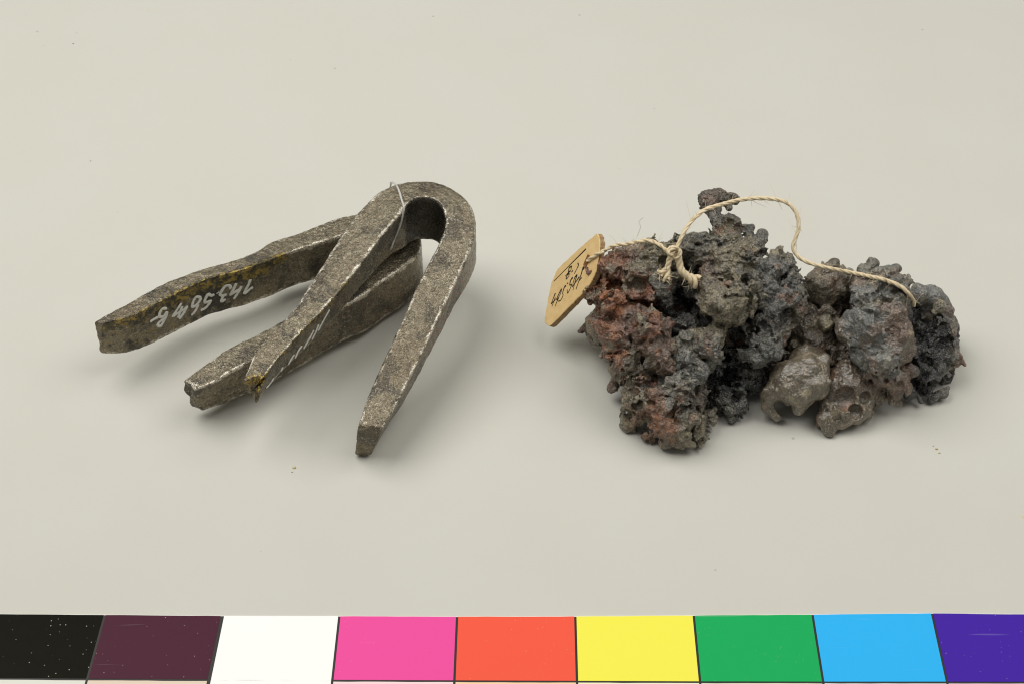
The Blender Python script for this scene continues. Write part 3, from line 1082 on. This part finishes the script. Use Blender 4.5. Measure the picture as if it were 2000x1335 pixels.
CINDER = [
    (1290, 505, 44, -.2, 'olive'), (1262, 492, 24, -.4, 'olive'), (1342, 492, 36, -.4, 'grey'), (1385, 500, 40, -.1, 'grey'), (1290, 550, 32, -.05, 'grey'), (1300, 590, 18, -.15, 'dark'), (1322, 540, 14, -.1, 'olive'),
    (1330, 600, 32, -.7, 'black'), (1335, 550, 30, -.75, 'black'), (1352, 580, 16, -.2, 'dark'), (1346, 568, 10, -.1, 'dark'), (1340, 640, 28, -.25, 'dark'),  # recessed lumps, black to paint in the shade of the hollow
    (1430, 525, 46, .35, 'olive'), (1408, 590, 46, .6, 'olive'), (1448, 580, 38, .62, 'olive'), (1420, 618, 30, .55, 'olive'), (1392, 560, 30, .45, 'brown'), (1440, 505, 34, .25, 'olive'), (1385, 535, 22, .3, 'maroon'),
    (1460, 545, 26, .5, 'brown'), (1395, 610, 24, .6, 'olive'), (1440, 622, 18, .6, 'olive'),
    (1387, 390, 21, -.4, 'maroon'), (1376, 382, 13, -.4, 'maroon'), (1404, 383, 14, -.4, 'brown'), (1384, 404, 12, -.4, 'maroon'), (1418, 387, 11, -.4, 'grey'), (1430, 385, 11, -.4, 'maroon'), (1438, 390, 9, -.4, 'dark'),
    (1390, 415, 10, -.35, 'blue'), (1397, 425, 11, -.3, 'grey'), (1401, 408, 10, -.35, 'grey'), (1422, 395, 6, -.35, 'grey'), (1424, 405, 7, -.3, 'grey'), (1405, 432, 15, -.2, 'grey'), (1422, 432, 18, -.15, 'blue'), (1436, 440, 16, -.1, 'maroon'), (1418, 455, 28, -.1, 'olive'), (1430, 472, 32, -.1, 'olive'),
    (1440, 455, 16, -.05, 'olive'), (1398, 458, 8, -.3, 'grey'), (1393, 475, 12, -.3, 'blue'), (1462, 458, 11, -.15, 'blue'), (1455, 446, 10, -.15, 'blue'), (1468, 446, 8, -.2, 'blue'), (1458, 480, 22, -.1, 'olive'), (1486, 472, 13, -.15, 'grey'), (1490, 459, 11, -.2, 'grey'), (1478, 484, 14, -.1, 'dark'), (1482, 494, 19, -.1, 'grey'),
    (1372, 465, 12, -.4, 'grey'), (1358, 475, 14, -.4, 'grey'), (1412, 490, 28, .0, 'blue'),
    (1505, 535, 38, .2, 'blue'), (1540, 530, 24, .1, 'grey'), (1515, 510, 22, .1, 'olive'), (1558, 572, 18, .1, 'grey'), (1567, 590, 10, .1, 'grey'), (1555, 545, 14, .1, 'grey'), (1518, 585, 42, .2, 'blue'), (1545, 605, 27, .1, 'brown'), (1480, 560, 36, .35, 'blue'), (1498, 630, 38, .25, 'dark'), (1535, 630, 22, .1, 'brown'),
    (1488, 678, 36, .35, 'blue'), (1508, 655, 28, .3, 'grey'), (1522, 645, 24, .2, 'grey'), (1460, 655, 30, .1, 'dark'), (1480, 705, 18, .3, 'grey'),
    (1382, 680, 33, .42, 'grey'), (1394, 655, 26, .42, 'olive'), (1368, 660, 24, .3, 'olive'), (1385, 705, 20, .38, 'grey'),
    # behind
    (1340, 560, 66, -1.3, 'dark'), (1420, 560, 80, -1.0, 'dark'), (1490, 580, 68, -.9, 'dark'), (1400, 640, 66, -1.0, 'dark'), (1460, 640, 60, -.9, 'black'), (1425, 520, 50, -.7, 'dark'), (1520, 580, 44, -.8, 'dark'),
    (1370, 600, 40, -.6, 'black'), (1350, 660, 36, -.5, 'dark'),
]
HOLLOW = [  # back of the dark cavity, its shade painted in as black lumps
    (1440, 740, 42, -.5, 'black'), (1415, 780, 32, -.35, 'black'), (1440, 798, 25, -.1, 'black'), (1400, 775, 26, -.4, 'black'), (1468, 745, 32, -.25, 'black'), (1460, 700, 38, -.4, 'black'), (1430, 822, 11, -.05, 'black'), (1425, 800, 14, .0, 'grey'),
    (1455, 720, 20, -.05, 'dark'), (1478, 725, 14, .0, 'dark'), (1445, 770, 18, -.05, 'blue'), (1510, 700, 34, -.6, 'dbrown'), (1400, 730, 40, -.5, 'black'), (1430, 690, 40, -.6, 'black'),
    (1430, 745, 50, -1.2, 'black'), (1480, 720, 48, -1.3, 'black'), (1385, 740, 30, -.6, 'black'),
]
BRIDGE = [
    (1612, 562, 38, -0.72, 'brown'), (1630, 517, 13, -0.50, 'brown'), (1618, 527, 14, -0.50, 'brown'), (1592, 562, 20, -0.72, 'brown'), (1590, 545, 14, -0.77, 'brown'), (1648, 550, 30, -0.82, 'brown'), (1660, 530, 8, -0.40, 'grey'), (1618, 610, 36, -0.92, 'dbrown'), (1578, 640, 28, -0.67, 'brown'),
    (1612, 632, 17, -0.42, 'olive'), (1570, 612, 26, -0.72, 'dbrown'), (1640, 625, 34, -1.27, 'black'), (1600, 690, 46, -0.87, 'dbrown'), (1650, 690, 40, -0.92, 'dbrown'), (1560, 675, 24, -0.72, 'olive'), (1590, 660, 26, -0.67, 'dbrown'), (1640, 580, 30, -1.12, 'dbrown'), (1660, 650, 40, -1.32, 'black'),  # the black lumps paint the shade deep in the gap
    (1610, 560, 24, -0.50, 'brown'), (1625, 545, 16, -0.52, 'rust'), (1610, 600, 48, -1.62, 'dbrown'), (1640, 640, 56, -1.82, 'dbrown'), (1600, 690, 50, -1.72, 'dbrown'), (1545, 660, 34, -1.32, 'black'), (1550, 700, 30, -1.12, 'dbrown'),
]
NOD1 = [
    (1548, 738, 40, .25, 'brown'), (1515, 762, 22, .25, 'brown'), (1500, 775, 16, .2, 'brown'), (1497, 795, 11, .15, 'brown'), (1512, 805, 11, .1, 'brown'), (1520, 813, 8, .08, 'brown'), (1565, 775, 26, .32, 'tan'), (1558, 800, 11, .25, 'brown'), (1590, 755, 28, .25, 'tan'), (1578, 725, 34, .15, 'brown'), (1608, 722, 12, .15, 'brown'),
    (1612, 700, 12, .05, 'brown'), (1606, 745, 16, .2, 'brown'), (1570, 700, 28, -.1, 'brown'), (1530, 735, 28, .15, 'brown'), (1540, 765, 24, .35, 'tan'), (1595, 700, 24, -.3, 'dbrown'), (1560, 735, 36, -.5, 'dbrown'), (1535, 785, 9, .1, 'dbrown'),
]
NOD2 = [
    (1662, 742, 44, -.1, 'dbrown'), (1692, 780, 30, -.1, 'brown'), (1640, 795, 34, .02, 'brown'), (1612, 818, 19, .05, 'brown'), (1622, 845, 9, .05, 'brown'), (1617, 835, 11, .05, 'brown'), (1668, 800, 29, .02, 'brown'), (1638, 760, 38, -.05, 'dbrown'), (1700, 745, 30, -.1, 'dbrown'), (1718, 772, 16, -.1, 'brown'),
    (1690, 800, 20, -.05, 'brown'), (1645, 820, 18, .05, 'brown'), (1662, 760, 48, -.9, 'dbrown'), (1620, 780, 20, -.05, 'dbrown'),
]
BLUE = [
    (1690, 530, 22, -.2, 'grey'), (1704, 516, 14, -.2, 'grey'), (1690, 570, 34, .0, 'blue'), (1720, 572, 44, .2, 'blue'), (1738, 560, 36, .3, 'grey'), (1755, 580, 26, .3, 'grey'), (1666, 632, 30, .25, 'blue'), (1698, 640, 50, .4, 'blue'), (1738, 640, 46, .5, 'maroon'), (1650, 650, 19, .2, 'brown'), (1645, 635, 14, .2, 'maroon'),
    (1720, 690, 46, .48, 'blue'), (1755, 690, 32, .42, 'maroon'), (1690, 690, 30, .3, 'blue'), (1750, 738, 30, .32, 'maroon'), (1722, 735, 28, .25, 'maroon'), (1784, 725, 13, .3, 'dark'), (1740, 530, 13, -.35, 'blue'), (1750, 520, 6, -.35, 'grey'), (1756, 526, 5, -.35, 'dark'), (1728, 532, 12, -.3, 'blue'),
    (1728, 700, 20, .72, 'pale'), (1770, 650, 18, .45, 'maroon'), (1752, 620, 24, .52, 'grey'), (1700, 660, 30, .55, 'blue'), (1748, 768, 15, .15, 'brown'), (1742, 785, 8, .12, 'brown'), (1758, 788, 6, .12, 'brown'), (1700, 725, 20, .25, 'dark'), (1780, 680, 12, .35, 'blue'),
    (1795, 575, 24, -.35, 'blue'), (1822, 578, 24, -.4, 'blue'), (1846, 606, 17, -.35, 'blue'), (1842, 588, 12, -.4, 'grey'), (1858, 630, 13, -.35, 'grey'), (1857, 648, 13, -.35, 'maroon'), (1810, 600, 40, -.8, 'dark'),
    (1715, 620, 64, -.7, 'dark'), (1720, 690, 58, -.6, 'dark'), (1700, 570, 36, -.7, 'dark'),
]
BLACK = [
    (1830, 640, 32, -.35, 'black'), (1800, 635, 36, -.45, 'black'), (1790, 690, 38, -.35, 'black'), (1826, 695, 36, -.25, 'black'), (1855, 700, 23, -.2, 'grey'), (1848, 740, 22, -.2, 'grey'), (1810, 745, 30, -.2, 'black'),
    (1775, 765, 15, -.1, 'black'), (1870, 695, 11, -.2, 'rust'), (1880, 706, 5, -.2, 'rust'), (1885, 712, 3.5, -.2, 'rust'), (1800, 784, 5, -.1, 'dark'), (1797, 776, 6, -.1, 'dark'), (1825, 775, 10, -.15, 'black'), (1842, 768, 11, -.15, 'grey'), (1835, 600, 14, -.1, 'olive'), (1845, 625, 13, -.15, 'olive'), (1822, 660, 16, -.05, 'black'), (1800, 720, 20, .0, 'black'), (1835, 715, 18, .0, 'dark'), (1862, 670, 12, -.2, 'dark'),
    (1815, 640, 52, -1.0, 'black'), (1815, 700, 52, -.9, 'black'),
]
SLAG = []
SLAG.append(slag_part("rust_crust", RUST, M_RUST, slag, carve=((1243, 706, 13), (1212, 762, 15), (1298, 730, 16), (1253, 622, 9), (1228, 640, 9), (1200, 610, 10), (1290, 650, 9)), namp=(0.163, 0.072), pits=((26, .10, .24, None), (170, .035, .13, None), (200, .02, .05, None)), bumps=((260, .02, .07, None),), seed=1.1, label="rust red and orange crust on the left end",
                      tint=[('orange', 2.4, .14, .7, None), ('olive', 2.6, .05, .8, None), ('red', 3.3, .2, .6, None)]))
SLAG.append(slag_part("crusted_foot", FOOT, M_ROUGH, slag, carve=((1235, 792, 11), (1300, 735, 18), (1350, 795, 12), (1282, 855, 8), (1372, 770, 14), (1320, 800, 8)), namp=(0.138, 0.088), pits=((26, .10, .24, None), (140, .035, .13, None), (250, .02, .05, None)), bumps=((380, .02, .06, None),), seed=2.1, label="olive grey crumbly foot nearest the chart",
                      tint=[('rust', 2.2, .1, .85, (1275, 810, 60)), ('orange', 3.0, .15, .8, (1290, 800, 60)), ('grey', 2.3, .15, .6, None)]))
SLAG.append(slag_part("cinder_mass", CINDER, M_ROUGH, slag, carve=((1332, 592, 26), (1345, 530, 16), (1378, 625, 18), (1435, 660, 26), (1400, 535, 7), (1465, 600, 12), (1440, 545, 6), (1545, 560, 10), (1485, 545, 8), (1530, 620, 14), (1462, 700, 14)), k=.07, crack=.19, namp=(0.138, 0.080), pits=((26, .10, .24, None), (170, .035, .13, None), (420, .02, .05, None)), bumps=((420, .02, .06, None),), seed=3.1, label="grey and olive porous middle",
                      tint=[('rust', 2.4, .26, .6, None), ('dark', 2.7, .2, .7, None), ('tan', 3.9, .3, .5, None)]))
SLAG.append(slag_part("hollow_back", HOLLOW, M_SHINY, slag, carve=((1420, 735, 28), (1450, 775, 12), (1465, 700, 20), (1410, 790, 12)), namp=(0.175, 0.096), pits=((26, .10, .24, None), (170, .035, .13, None), (100, .02, .06, None)), bumps=((200, .03, .08, None),), seed=4.1, label="back of the deep hollow, its shade painted black"))
SLAG.append(slag_part("brown_neck", BRIDGE, M_SMOOTH, slag, carve=((1640, 600, 20), (1608, 692, 11), (1590, 600, 12), (1650, 660, 22), (1575, 700, 14)), crack=.16, namp=(0.112, 0.048), pits=((25, .04, .12, None), (60, .02, .05, None)), bumps=((60, .03, .07, None),), seed=5.1, label="brown neck joining the two ends",
                      tint=[('rust', 2.2, .12, .8, (1610, 555, 40)), ('orange', 2.2, .0, .8, (1608, 694, 16))]))
SLAG.append(slag_part("iron_nodule", NOD1, M_NODULE, slag, k=.14, wamp=.05, crack=.02, namp=(.028, .010), pits=((5, .03, .06, None), (30, .012, .025, None), (1, .055, .055, (1548, 1555, 762, 769)), (1, .15, .15, (1520, 1530, 792, 802)), (1, .10, .10, (1535, 1545, 800, 808))), bumps=((14, .03, .06, None),), seed=6.1, label="smooth brown nodule in front",
                      tint=[('pale', 2.6, .18, .5, (1560, 770, 50))]))
SLAG.append(slag_part("iron_nodule", NOD2, M_NODULE, slag, k=.14, wamp=.10, crack=.06, namp=(.050, .018), pits=((10, .05, .14, None), (30, .02, .04, None), (1, .26, .26, (1645, 1660, 770, 785)), (1, .16, .16, (1670, 1685, 785, 800))), bumps=((20, .03, .07, None),), seed=7.1, label="dark brown hollowed nodule",
                      tint=[('rust', 3.1, .25, .5, None)]))
SLAG.append(slag_part("blue_grey_lobe", BLUE, M_SMOOTH, slag, carve=((1728, 567, 11), (1746, 575, 8), (1712, 575, 8), (1728, 600, 8), (1700, 745, 9), (1768, 720, 8), (1690, 610, 7), (1745, 655, 7)), k=.12, wamp=.10, crack=.10, namp=(.055, .028), pits=((26, .03, .08, (1690, 1790, 550, 610)), (140, .012, .035, None), (30, .03, .09, (1680, 1800, 700, 790))), bumps=((90, .025, .06, (1690, 1760, 675, 780)), (50, .02, .06, None)), seed=8.1, label="blue grey bubbled lobe under the end of the twine",
                      tint=[('maroon', 2.0, .1, .7, None), ('olive', 3.1, .22, .5, None)]))
SLAG.append(slag_part("porous_lobe", BLACK, M_SHINY, slag, carve=((1812, 650, 24), (1795, 615, 13), (1838, 690, 15), (1808, 700, 16), (1780, 720, 12), (1830, 625, 10), (1855, 715, 9), (1800, 755, 14)), crack=.12, wamp=.10, namp=(.10, .055), pits=((26, .10, .24, None), (170, .04, .14, None), (220, .02, .06, None)), bumps=((160, .025, .06, None),), seed=9.1, label="black porous glassy lobe at the right end"))

bvh_slag = bvh_of(SLAG)

# ---------------------------------------------------------------- paper tag on the twine
M_CARD = mat_simple("tag_card", (0.78, 0.565, 0.275), 0.75, 6, 0.16, 0.25, 0.01, 0.2, (0.71, 0.49, 0.215))
M_EDGE = mat_simple("tag_card_edge", (0.50, 0.33, 0.17), 0.9, 30, 0.35, 0.8, 0.02, 0.15)
M_INK = mat_simple("black_ink", (0.02, 0.018, 0.015), 0.5, 20, 0.2, 0.0)
M_RUSTHOLE = mat_simple("rust_stain", (0.30, 0.11, 0.03), 0.8, 18, 0.5, 0.3)


def zt(x, y): return (1050 + x * 0.1572, 440 + y * 0.1572)


HOLE = zt(612, 440)
hole_D = depth_of(blob_pos(1160, 520, 0.30))
hole_p = at_depth(*HOLE, hole_D)
vdir = CAM - hole_p; vdir /= np.linalg.norm(vdir)
TN = np.array([-0.80, -0.28, 0.50]); TN /= np.linalg.norm(TN)


def on_tag(px, py, lift=0.0):
    r = ray(px, py)
    t = np.dot(hole_p - CAM, TN) / np.dot(r, TN)
    return CAM + r * t + TN * lift


def build_tag():
    out = [zt(*p) for p in [(738, 98), (762, 140), (775, 215), (768, 330), (745, 470), (722, 585), (690, 655), (660, 712), (600, 800), (520, 885), (440, 965), (360, 1045), (270, 1140), (180, 1225), (150, 1250), (120, 1240), (82, 1205),
                            (95, 1110), (120, 960), (145, 820), (168, 720), (190, 670), (212, 612), (232, 560), (320, 470), (420, 375), (520, 285), (610, 205), (680, 150)]]
    P = [on_tag(*p) for p in out]
    root = empty("paper_tag", tuple(np.mean(P, axis=0)))
    tag(root, "tan card tag with 143.564 in black ink tied to the slag lump", "tag")
    rg = random.Random(3)
    th = 0.14
    n = len(P)
    # subdivide the outline for a worn edge
    Q = []
    for i in range(n):
        a, b = P[i], P[(i + 1) % n]
        for k in range(4):
            Q.append(a + (b - a) * k / 4)
    Q = np.array(Q); m = len(Q)
    c = Q.mean(0)
    jit = np.array([rg.uniform(-0.008, 0.008) for _ in range(m)])
    dirs = (Q - c) / np.linalg.norm(Q - c, axis=1)[:, None]
    Q = Q + dirs * jit[:, None]
    V = []
    V += list(Q - dirs * 0.012)                   # front rim, slightly rounded
    V += list(Q - TN * 0.012)
    for k in (0.35, 0.65):
        V += list(Q - TN * th * k + dirs * np.array([rg.uniform(-0.014, 0.008) for _ in range(m)])[:, None])
    V += list(Q - TN * th + dirs * np.array([rg.uniform(-0.012, 0.006) for _ in range(m)])[:, None])
    # front face as fan (part 1), edge strips (part 2)
    V = np.array(V)
    cent = len(V)
    Vf = np.vstack([V[:m], V[m:2 * m], [c]])
    Ff = [(i, (i + 1) % m, 2 * m) for i in range(m)] + [(m + i, m + (i + 1) % m, (i + 1) % m, i) for i in range(m)]
    of = mesh_obj("face", Vf, [list(f) for f in Ff], M_CARD, root, smooth=False)
    bm = bmesh.new(); bm.from_mesh(of.data); bmesh.ops.recalc_face_normals(bm, faces=bm.faces); bm.to_mesh(of.data); bm.free()
    Ve = np.vstack([V[m:], [c - TN * th]])
    Fe = []
    for r in range(3):
        for i in range(m):
            j = (i + 1) % m
            Fe.append([r * m + i, r * m + j, (r + 1) * m + j, (r + 1) * m + i])
    for i in range(m): Fe.append([3 * m + i, 3 * m + (i + 1) % m, 4 * m])
    oe = mesh_obj("card_edge", Ve, Fe, M_EDGE, root, smooth=False)
    bm = bmesh.new(); bm.from_mesh(oe.data); bmesh.ops.recalc_face_normals(bm, faces=bm.faces); bm.to_mesh(oe.data); bm.free()
    # rusty punched hole: torn rim
    hp = [zt(*p) for p in [(625, 362), (650, 378), (645, 420), (628, 470), (600, 545), (580, 528), (570, 490), (590, 440)]]
    H = [on_tag(*p, 0.006) for p in hp]
    H2 = [on_tag(*p, -0.002) for p in hp]
    k = len(H)
    oh = mesh_obj("hole_rim", H + H2, [list(range(k))] + [[i, (i + 1) % k, k + (i + 1) % k, k + i] for i in range(k)], M_RUSTHOLE, root, smooth=False)
    # ink
    ink = [
        (2.2, [(603, 295), (540, 358), (400, 498), (206, 695)]),
        # 143.564 (upside down), reading from upper right to lower left
        (2.6, [(562, 540), (540, 620), (505, 720), (478, 800)]), (2.2, [(548, 650), (520, 690)]), (5.0, [(585, 510), (565, 545)]),
        (2.4, [(492, 615), (470, 690), (440, 810)]), (2.4, [(520, 640), (480, 700), (430, 772)]), (2.2, [(492, 615), (460, 660), (432, 770)]),
        (2.6, [(440, 650), (415, 680), (400, 745), (425, 735), (405, 790), (375, 845), (368, 800)]),
        (3.6, [(376, 715), (370, 730)]),
        (2.6, [(355, 752), (335, 770), (312, 845), (318, 870), (290, 930), (258, 945)]),
        (2.4, [(300, 790), (268, 850), (235, 925), (258, 905), (290, 840), (300, 790)]), (2.2, [(262, 900), (218, 1008)]),
        (2.4, [(222, 845), (168, 982)]), (2.2, [(170, 975), (225, 925)]), (2.2, [(222, 900), (178, 1010)]),
        # c-g
        (2.4, [(500, 470), (508, 500), (480, 560), (458, 605)]), (2.4, [(440, 565), (420, 585)]),
        (2.4, [(425, 510), (395, 530), (385, 580), (410, 570), (425, 510)]), (2.2, [(400, 570), (345, 635)]), (2.4, [(395, 600), (370, 620), (355, 670), (385, 640), (398, 600)]),
    ]
    V = []; Fc = []
    for w, pts in ink:
        p = np.array([zt(*q) for q in pts])
        if len(p) > 2:
            p, _ = catmull(np.hstack([p, np.zeros((len(p), 1))]), 7 * len(p)); p = p[:, :2]
        else:
            p = p[0] + (p[1] - p[0]) * np.linspace(0, 1, 5)[:, None]
        L = np.array([on_tag(x, y, 0.004) for x, y in p])
        T = np.gradient(L, axis=0); T /= np.linalg.norm(T, axis=1)[:, None] + 1e-9
        B = np.cross(T, TN)
        ww = w * 0.0068 * (0.85 + 0.3 * np.sin(np.linspace(0, 3, len(L)) + w))
        b0 = len(V)
        for i in range(len(L)):
            V.append(L[i] + B[i] * ww[i]); V.append(L[i] - B[i] * ww[i])
        for i in range(len(L) - 1):
            a = b0 + 2 * i; Fc.append((a, a + 1, a + 3, a + 2))
    oi = mesh_obj("inked_number", V, np.array(Fc), M_INK, root, smooth=False)


build_tag()

# ---------------------------------------------------------------- twine
M_TWINE = mat_simple("twine_fibre", (0.76, 0.65, 0.45), 0.85, 22, 0.25, 0.6, 0.012, 0.2, (0.66, 0.53, 0.33))


def laid_path(pts, first=None, sink_last=0.0, clampf=None):
    """pts: px, py, lift above the slag or free height offset d; follows the slag where it lies on it"""
    P = np.array(pts, float)
    R, _ = catmull(np.hstack([P[:, :2], np.zeros((len(P), 1)), P[:, 2:3]]), 24 * len(P))
    D = []
    for (x, y, _, d) in R:
        want = base_depth(x) - d
        loc, _n = cast(bvh_slag, x, y)
        if loc is not None: want = min(want, depth_of(loc) - 0.075)
        D.append(want)
    D = np.array(D)
    if clampf is not None: D = np.minimum(D, [clampf(x, y) for x, y in R[:, :2]])
    if first is not None: D[:1] = first
    for _ in range(14):
        m = D.copy(); m[1:-1] = (D[:-2] + 2 * D[1:-1] + D[2:]) / 4
        D = np.minimum(m, D + 0.03)
        if clampf is not None: D = np.minimum(D, [clampf(x, y) for x, y in R[:, :2]])
        if first is not None: D[0] = first
    if sink_last: D[-6:] += np.linspace(0, sink_last, 6)
    return np.array([at_depth(x, y, d) for (x, y, _, _2), d in zip(R, D)])


def twist(path, R0, pitch, strands=3, M=7, fray=0.0, seed=0):
    path, s = catmull(path, max(40, int(np.linalg.norm(np.diff(path, axis=0), axis=1).sum() / 0.022)))
    _, _, (P, T, N, B) = tube(path, 0.01, 4)
    parts = []
    rs = R0 * 0.62
    for k in range(strands):
        a = s / pitch * 2 * math.pi + k * 2 * math.pi / strands
        wob = 1 + 0.12 * vnoise(np.stack([s * 3, np.full_like(s, k + seed), s * 0], 1), 1.0, 3)
        off = R0 * 0.40 * wob
        if fray: off = off + fray * np.clip((s - s[-1] * 0.65) / (s[-1] * 0.35), 0, 1) ** 1.5
        C = P + off[:, None] * (np.cos(a)[:, None] * N + np.sin(a)[:, None] * B)
        rad = rs * (1 + 0.10 * vnoise(np.stack([s * 6, np.full_like(s, k * 3 + seed), s * 0], 1), 1.0, 5))
        V, q, _ = tube(C, rad, M)
        parts.append((V, q))
    return parts, (P, T, N, B)


def hairs(frames, count, lmin, lmax, seed, rad=0.0055, outward=0.0):
    P, T, N, B = frames
    rg = np.random.default_rng(seed)
    out = []
    for _ in range(count):
        i = rg.integers(0, len(P))
        a = rg.random() * 2 * math.pi
        d = np.cos(a) * N[i] + np.sin(a) * B[i]
        L = lmin + (lmax - lmin) * rg.random() ** 2
        dirv = d * (0.5 + rg.random()) + T[i] * rg.normal(0.4, 0.8)
        dirv /= np.linalg.norm(dirv)
        t = np.linspace(0, 1, 6)[:, None]
        bend = rg.normal(0, 0.35, 3)
        C = P[i] + d * 0.04 + dirv * L * t + bend * L * t ** 2
        V, q, _ = tube(C, rad * np.linspace(1, 0.5, 6), 4)
        out.append((V, q))
    return out


def build_twine():
    root = empty("twine", tuple(blob_pos(1318, 492, 0.2)))
    tag(root, "cream twisted twine knotted on the slag lump and looping over it to the right end", "twine")
    # tag end
    tie = laid_path([(HOLE[0] + 2, HOLE[1], .32), (1163, 499, .42), (1180, 490, .40), (1200, 480, .30), (1230, 476, .2), (1262, 470, .2), (1288, 478, .2), (1302, 490, .2), (1312, 494, .2)], first=hole_D - 0.02, clampf=lambda x, y: depth_of(on_tag(x, y)) - 0.055 if x < 1177 else 1e9)
    ends_all = []
    p1, f1 = twist(tie, 0.045, 0.42, 2, seed=1)
    # long free end
    long_ = laid_path([(1318, 492, .3), (1328, 470, .35), (1346, 438, .3), (1374, 412, .25), (1408, 400, .2), (1450, 390, .15), (1500, 388, .1), (1536, 396, .05), (1555, 416, .05), (1560, 445, .05), (1553, 468, .05), (1549, 484, .05),
                       (1560, 502, .05), (1585, 515, .05), (1630, 526, .0), (1680, 536, .0), (1725, 546, .1), (1756, 558, .2), (1774, 573, .2), (1784, 588, .15), (1785, 598, .1)])
    p2, f2 = twist(long_, 0.044, 0.55, 3, seed=2)
    for k, (v, q) in enumerate(p2):
        mesh_obj("strand", v, q, M_TWINE, root)
    for k, (v, q) in enumerate(p1):
        mesh_obj("strand", v, q, M_TWINE, root)
    # knot: overlapping loops of the same cord
    kc = at_depth(1316, 492, depth_of(long_[0]) - 0.06)
    ex, ey = RGT, UPV
    loops = []
    for (cx, cy, rx, ry, tilt, dz) in ((0.0, 0.0, 0.11, 0.07, 0.3, 0.03), (0.04, -0.03, 0.08, 0.10, -0.5, 0.0), (-0.05, 0.02, 0.09, 0.06, 0.9, 0.05)):
        a = np.linspace(0, 2 * math.pi, 30)
        X = cx + rx * np.cos(a) * math.cos(tilt) - ry * np.sin(a) * math.sin(tilt)
        Y = cy + rx * np.cos(a) * math.sin(tilt) + ry * np.sin(a) * math.cos(tilt)
        Z = dz + 0.06 * np.sin(a * 1.0 + cx * 20)
        L = kc + X[:, None] * ex + Y[:, None] * ey - Z[:, None] * FWD
        pp, ff = twist(L, 0.042, 0.4, 2, seed=cx * 10)
        loops += pp
    v, q = join(loops)
    mesh_obj("knot", v, q, M_TWINE, root)
    # cut ends below the knot
    fl = hairs(f2, 130, 0.04, 0.30, 5, 0.004) + hairs(f1, 40, 0.04, 0.25, 6, 0.004)
    for (pts, R0, fray, sd, cnt) in (([(1310, 500, .3), (1305, 518, .25), (1303, 534, .25), (1302, 549, .25)], 0.062, 0.03, 3, 26),
                                     ([(1303, 524, .3), (1296, 530, .3), (1288, 535, .3)], 0.05, 0.06, 4, 24),
                                     ([(1324, 500, .35), (1327, 516, .3), (1332, 530, .3), (1345, 541, .3), (1362, 551, .3)], 0.08, 0.09, 5, 80)):
        pp, ff = twist(laid_path(pts), R0, 0.4, 3, fray=fray, seed=sd)
        v, q = join(pp)
        mesh_obj("cut_end", v, q, M_TWINE, root)
        n = len(ff[0]); tail = tuple(x[int(n * 0.6):] for x in ff)
        fl += hairs(tail, cnt, 0.05, 0.22, 10 + sd, 0.006)
    v, q = join(fl)
    o = mesh_obj("loose_fibres", v, q, M_TWINE, root)
    o['kind'] = 'stuff'


build_twine()


# ---------------------------------------------------------------- a few crumbs and hairs on the paper
def build_dust():
    rg = np.random.default_rng(12)
    spots = [(575, 913, 3.2, 0), (571, 921, 1.5, 0), (1829, 876, 3.0, 0), (1835, 884, 2.0, 0), (1823, 870, 1.2, 0), (1905, 300, 1.0, 1),
             (143, 86, 2.4, 1), (150, 65, 1.8, 1), (177, 315, 2.2, 1), (85, 90, 1.4, 1), (1801, 58, 2.2, 1), (290, 22, 1.2, 1), (230, 415, 1.2, 1), (52, 30, 1.4, 1), (65, 182, 1.2, 1), (1500, 255, 1.0, 1), (1210, 330, 1.3, 1)]
    mats = [mat_simple("straw_crumb", (0.70, 0.57, 0.28), 0.8), mat_simple("grey_grit", (0.30, 0.29, 0.26), 0.8)]
    for kind in (0, 1):
        parts = []
        for (x, y, r, kd) in spots:
            if kd != kind: continue
            c = at_z(x, y, 0.0); rc = r / 90.0 * (0.9 if kind == 0 else 0.62)
            bm = bmesh.new(); bmesh.ops.create_icosphere(bm, subdivisions=1, radius=rc)
            v = np.array([p.co[:] for p in bm.verts]); f = np.array([[q.index for q in fc.verts] for fc in bm.faces]); bm.free()
            v = v * (1 + 0.3 * rg.normal(size=(len(v), 1))) * np.array([1.2, 0.9, 0.6]) + c + np.array([0, 0, rc * 0.4])
            parts.append((v, f))
        v, f = join(parts)
        o = mesh_obj(["straw_crumbs", "grey_grit"][kind], v, f, mats[kind], None, False)
        tag(o, ["pale yellow crumbs scattered on the paper", "tiny grey grit scattered on the paper"][kind], "dust", None, "stuff")
    parts = []
    for pts in ([(1256, 425), (1248, 433), (1251, 443), (1247, 455), (1244, 462)],):
        P = np.array([at_z(x, y, 0.008) for x, y in pts])
        R, _ = catmull(P, 30)
        v, q, _ = tube(R, 0.0032, 5); parts.append((v, q))
    v, q = join(parts)
    o = mesh_obj("lint_hairs", v, q, mat_simple("lint", (0.52, 0.42, 0.34), 0.8), None)
    tag(o, "fine brown hairs lying on the paper", "lint", None, "stuff")


build_dust()
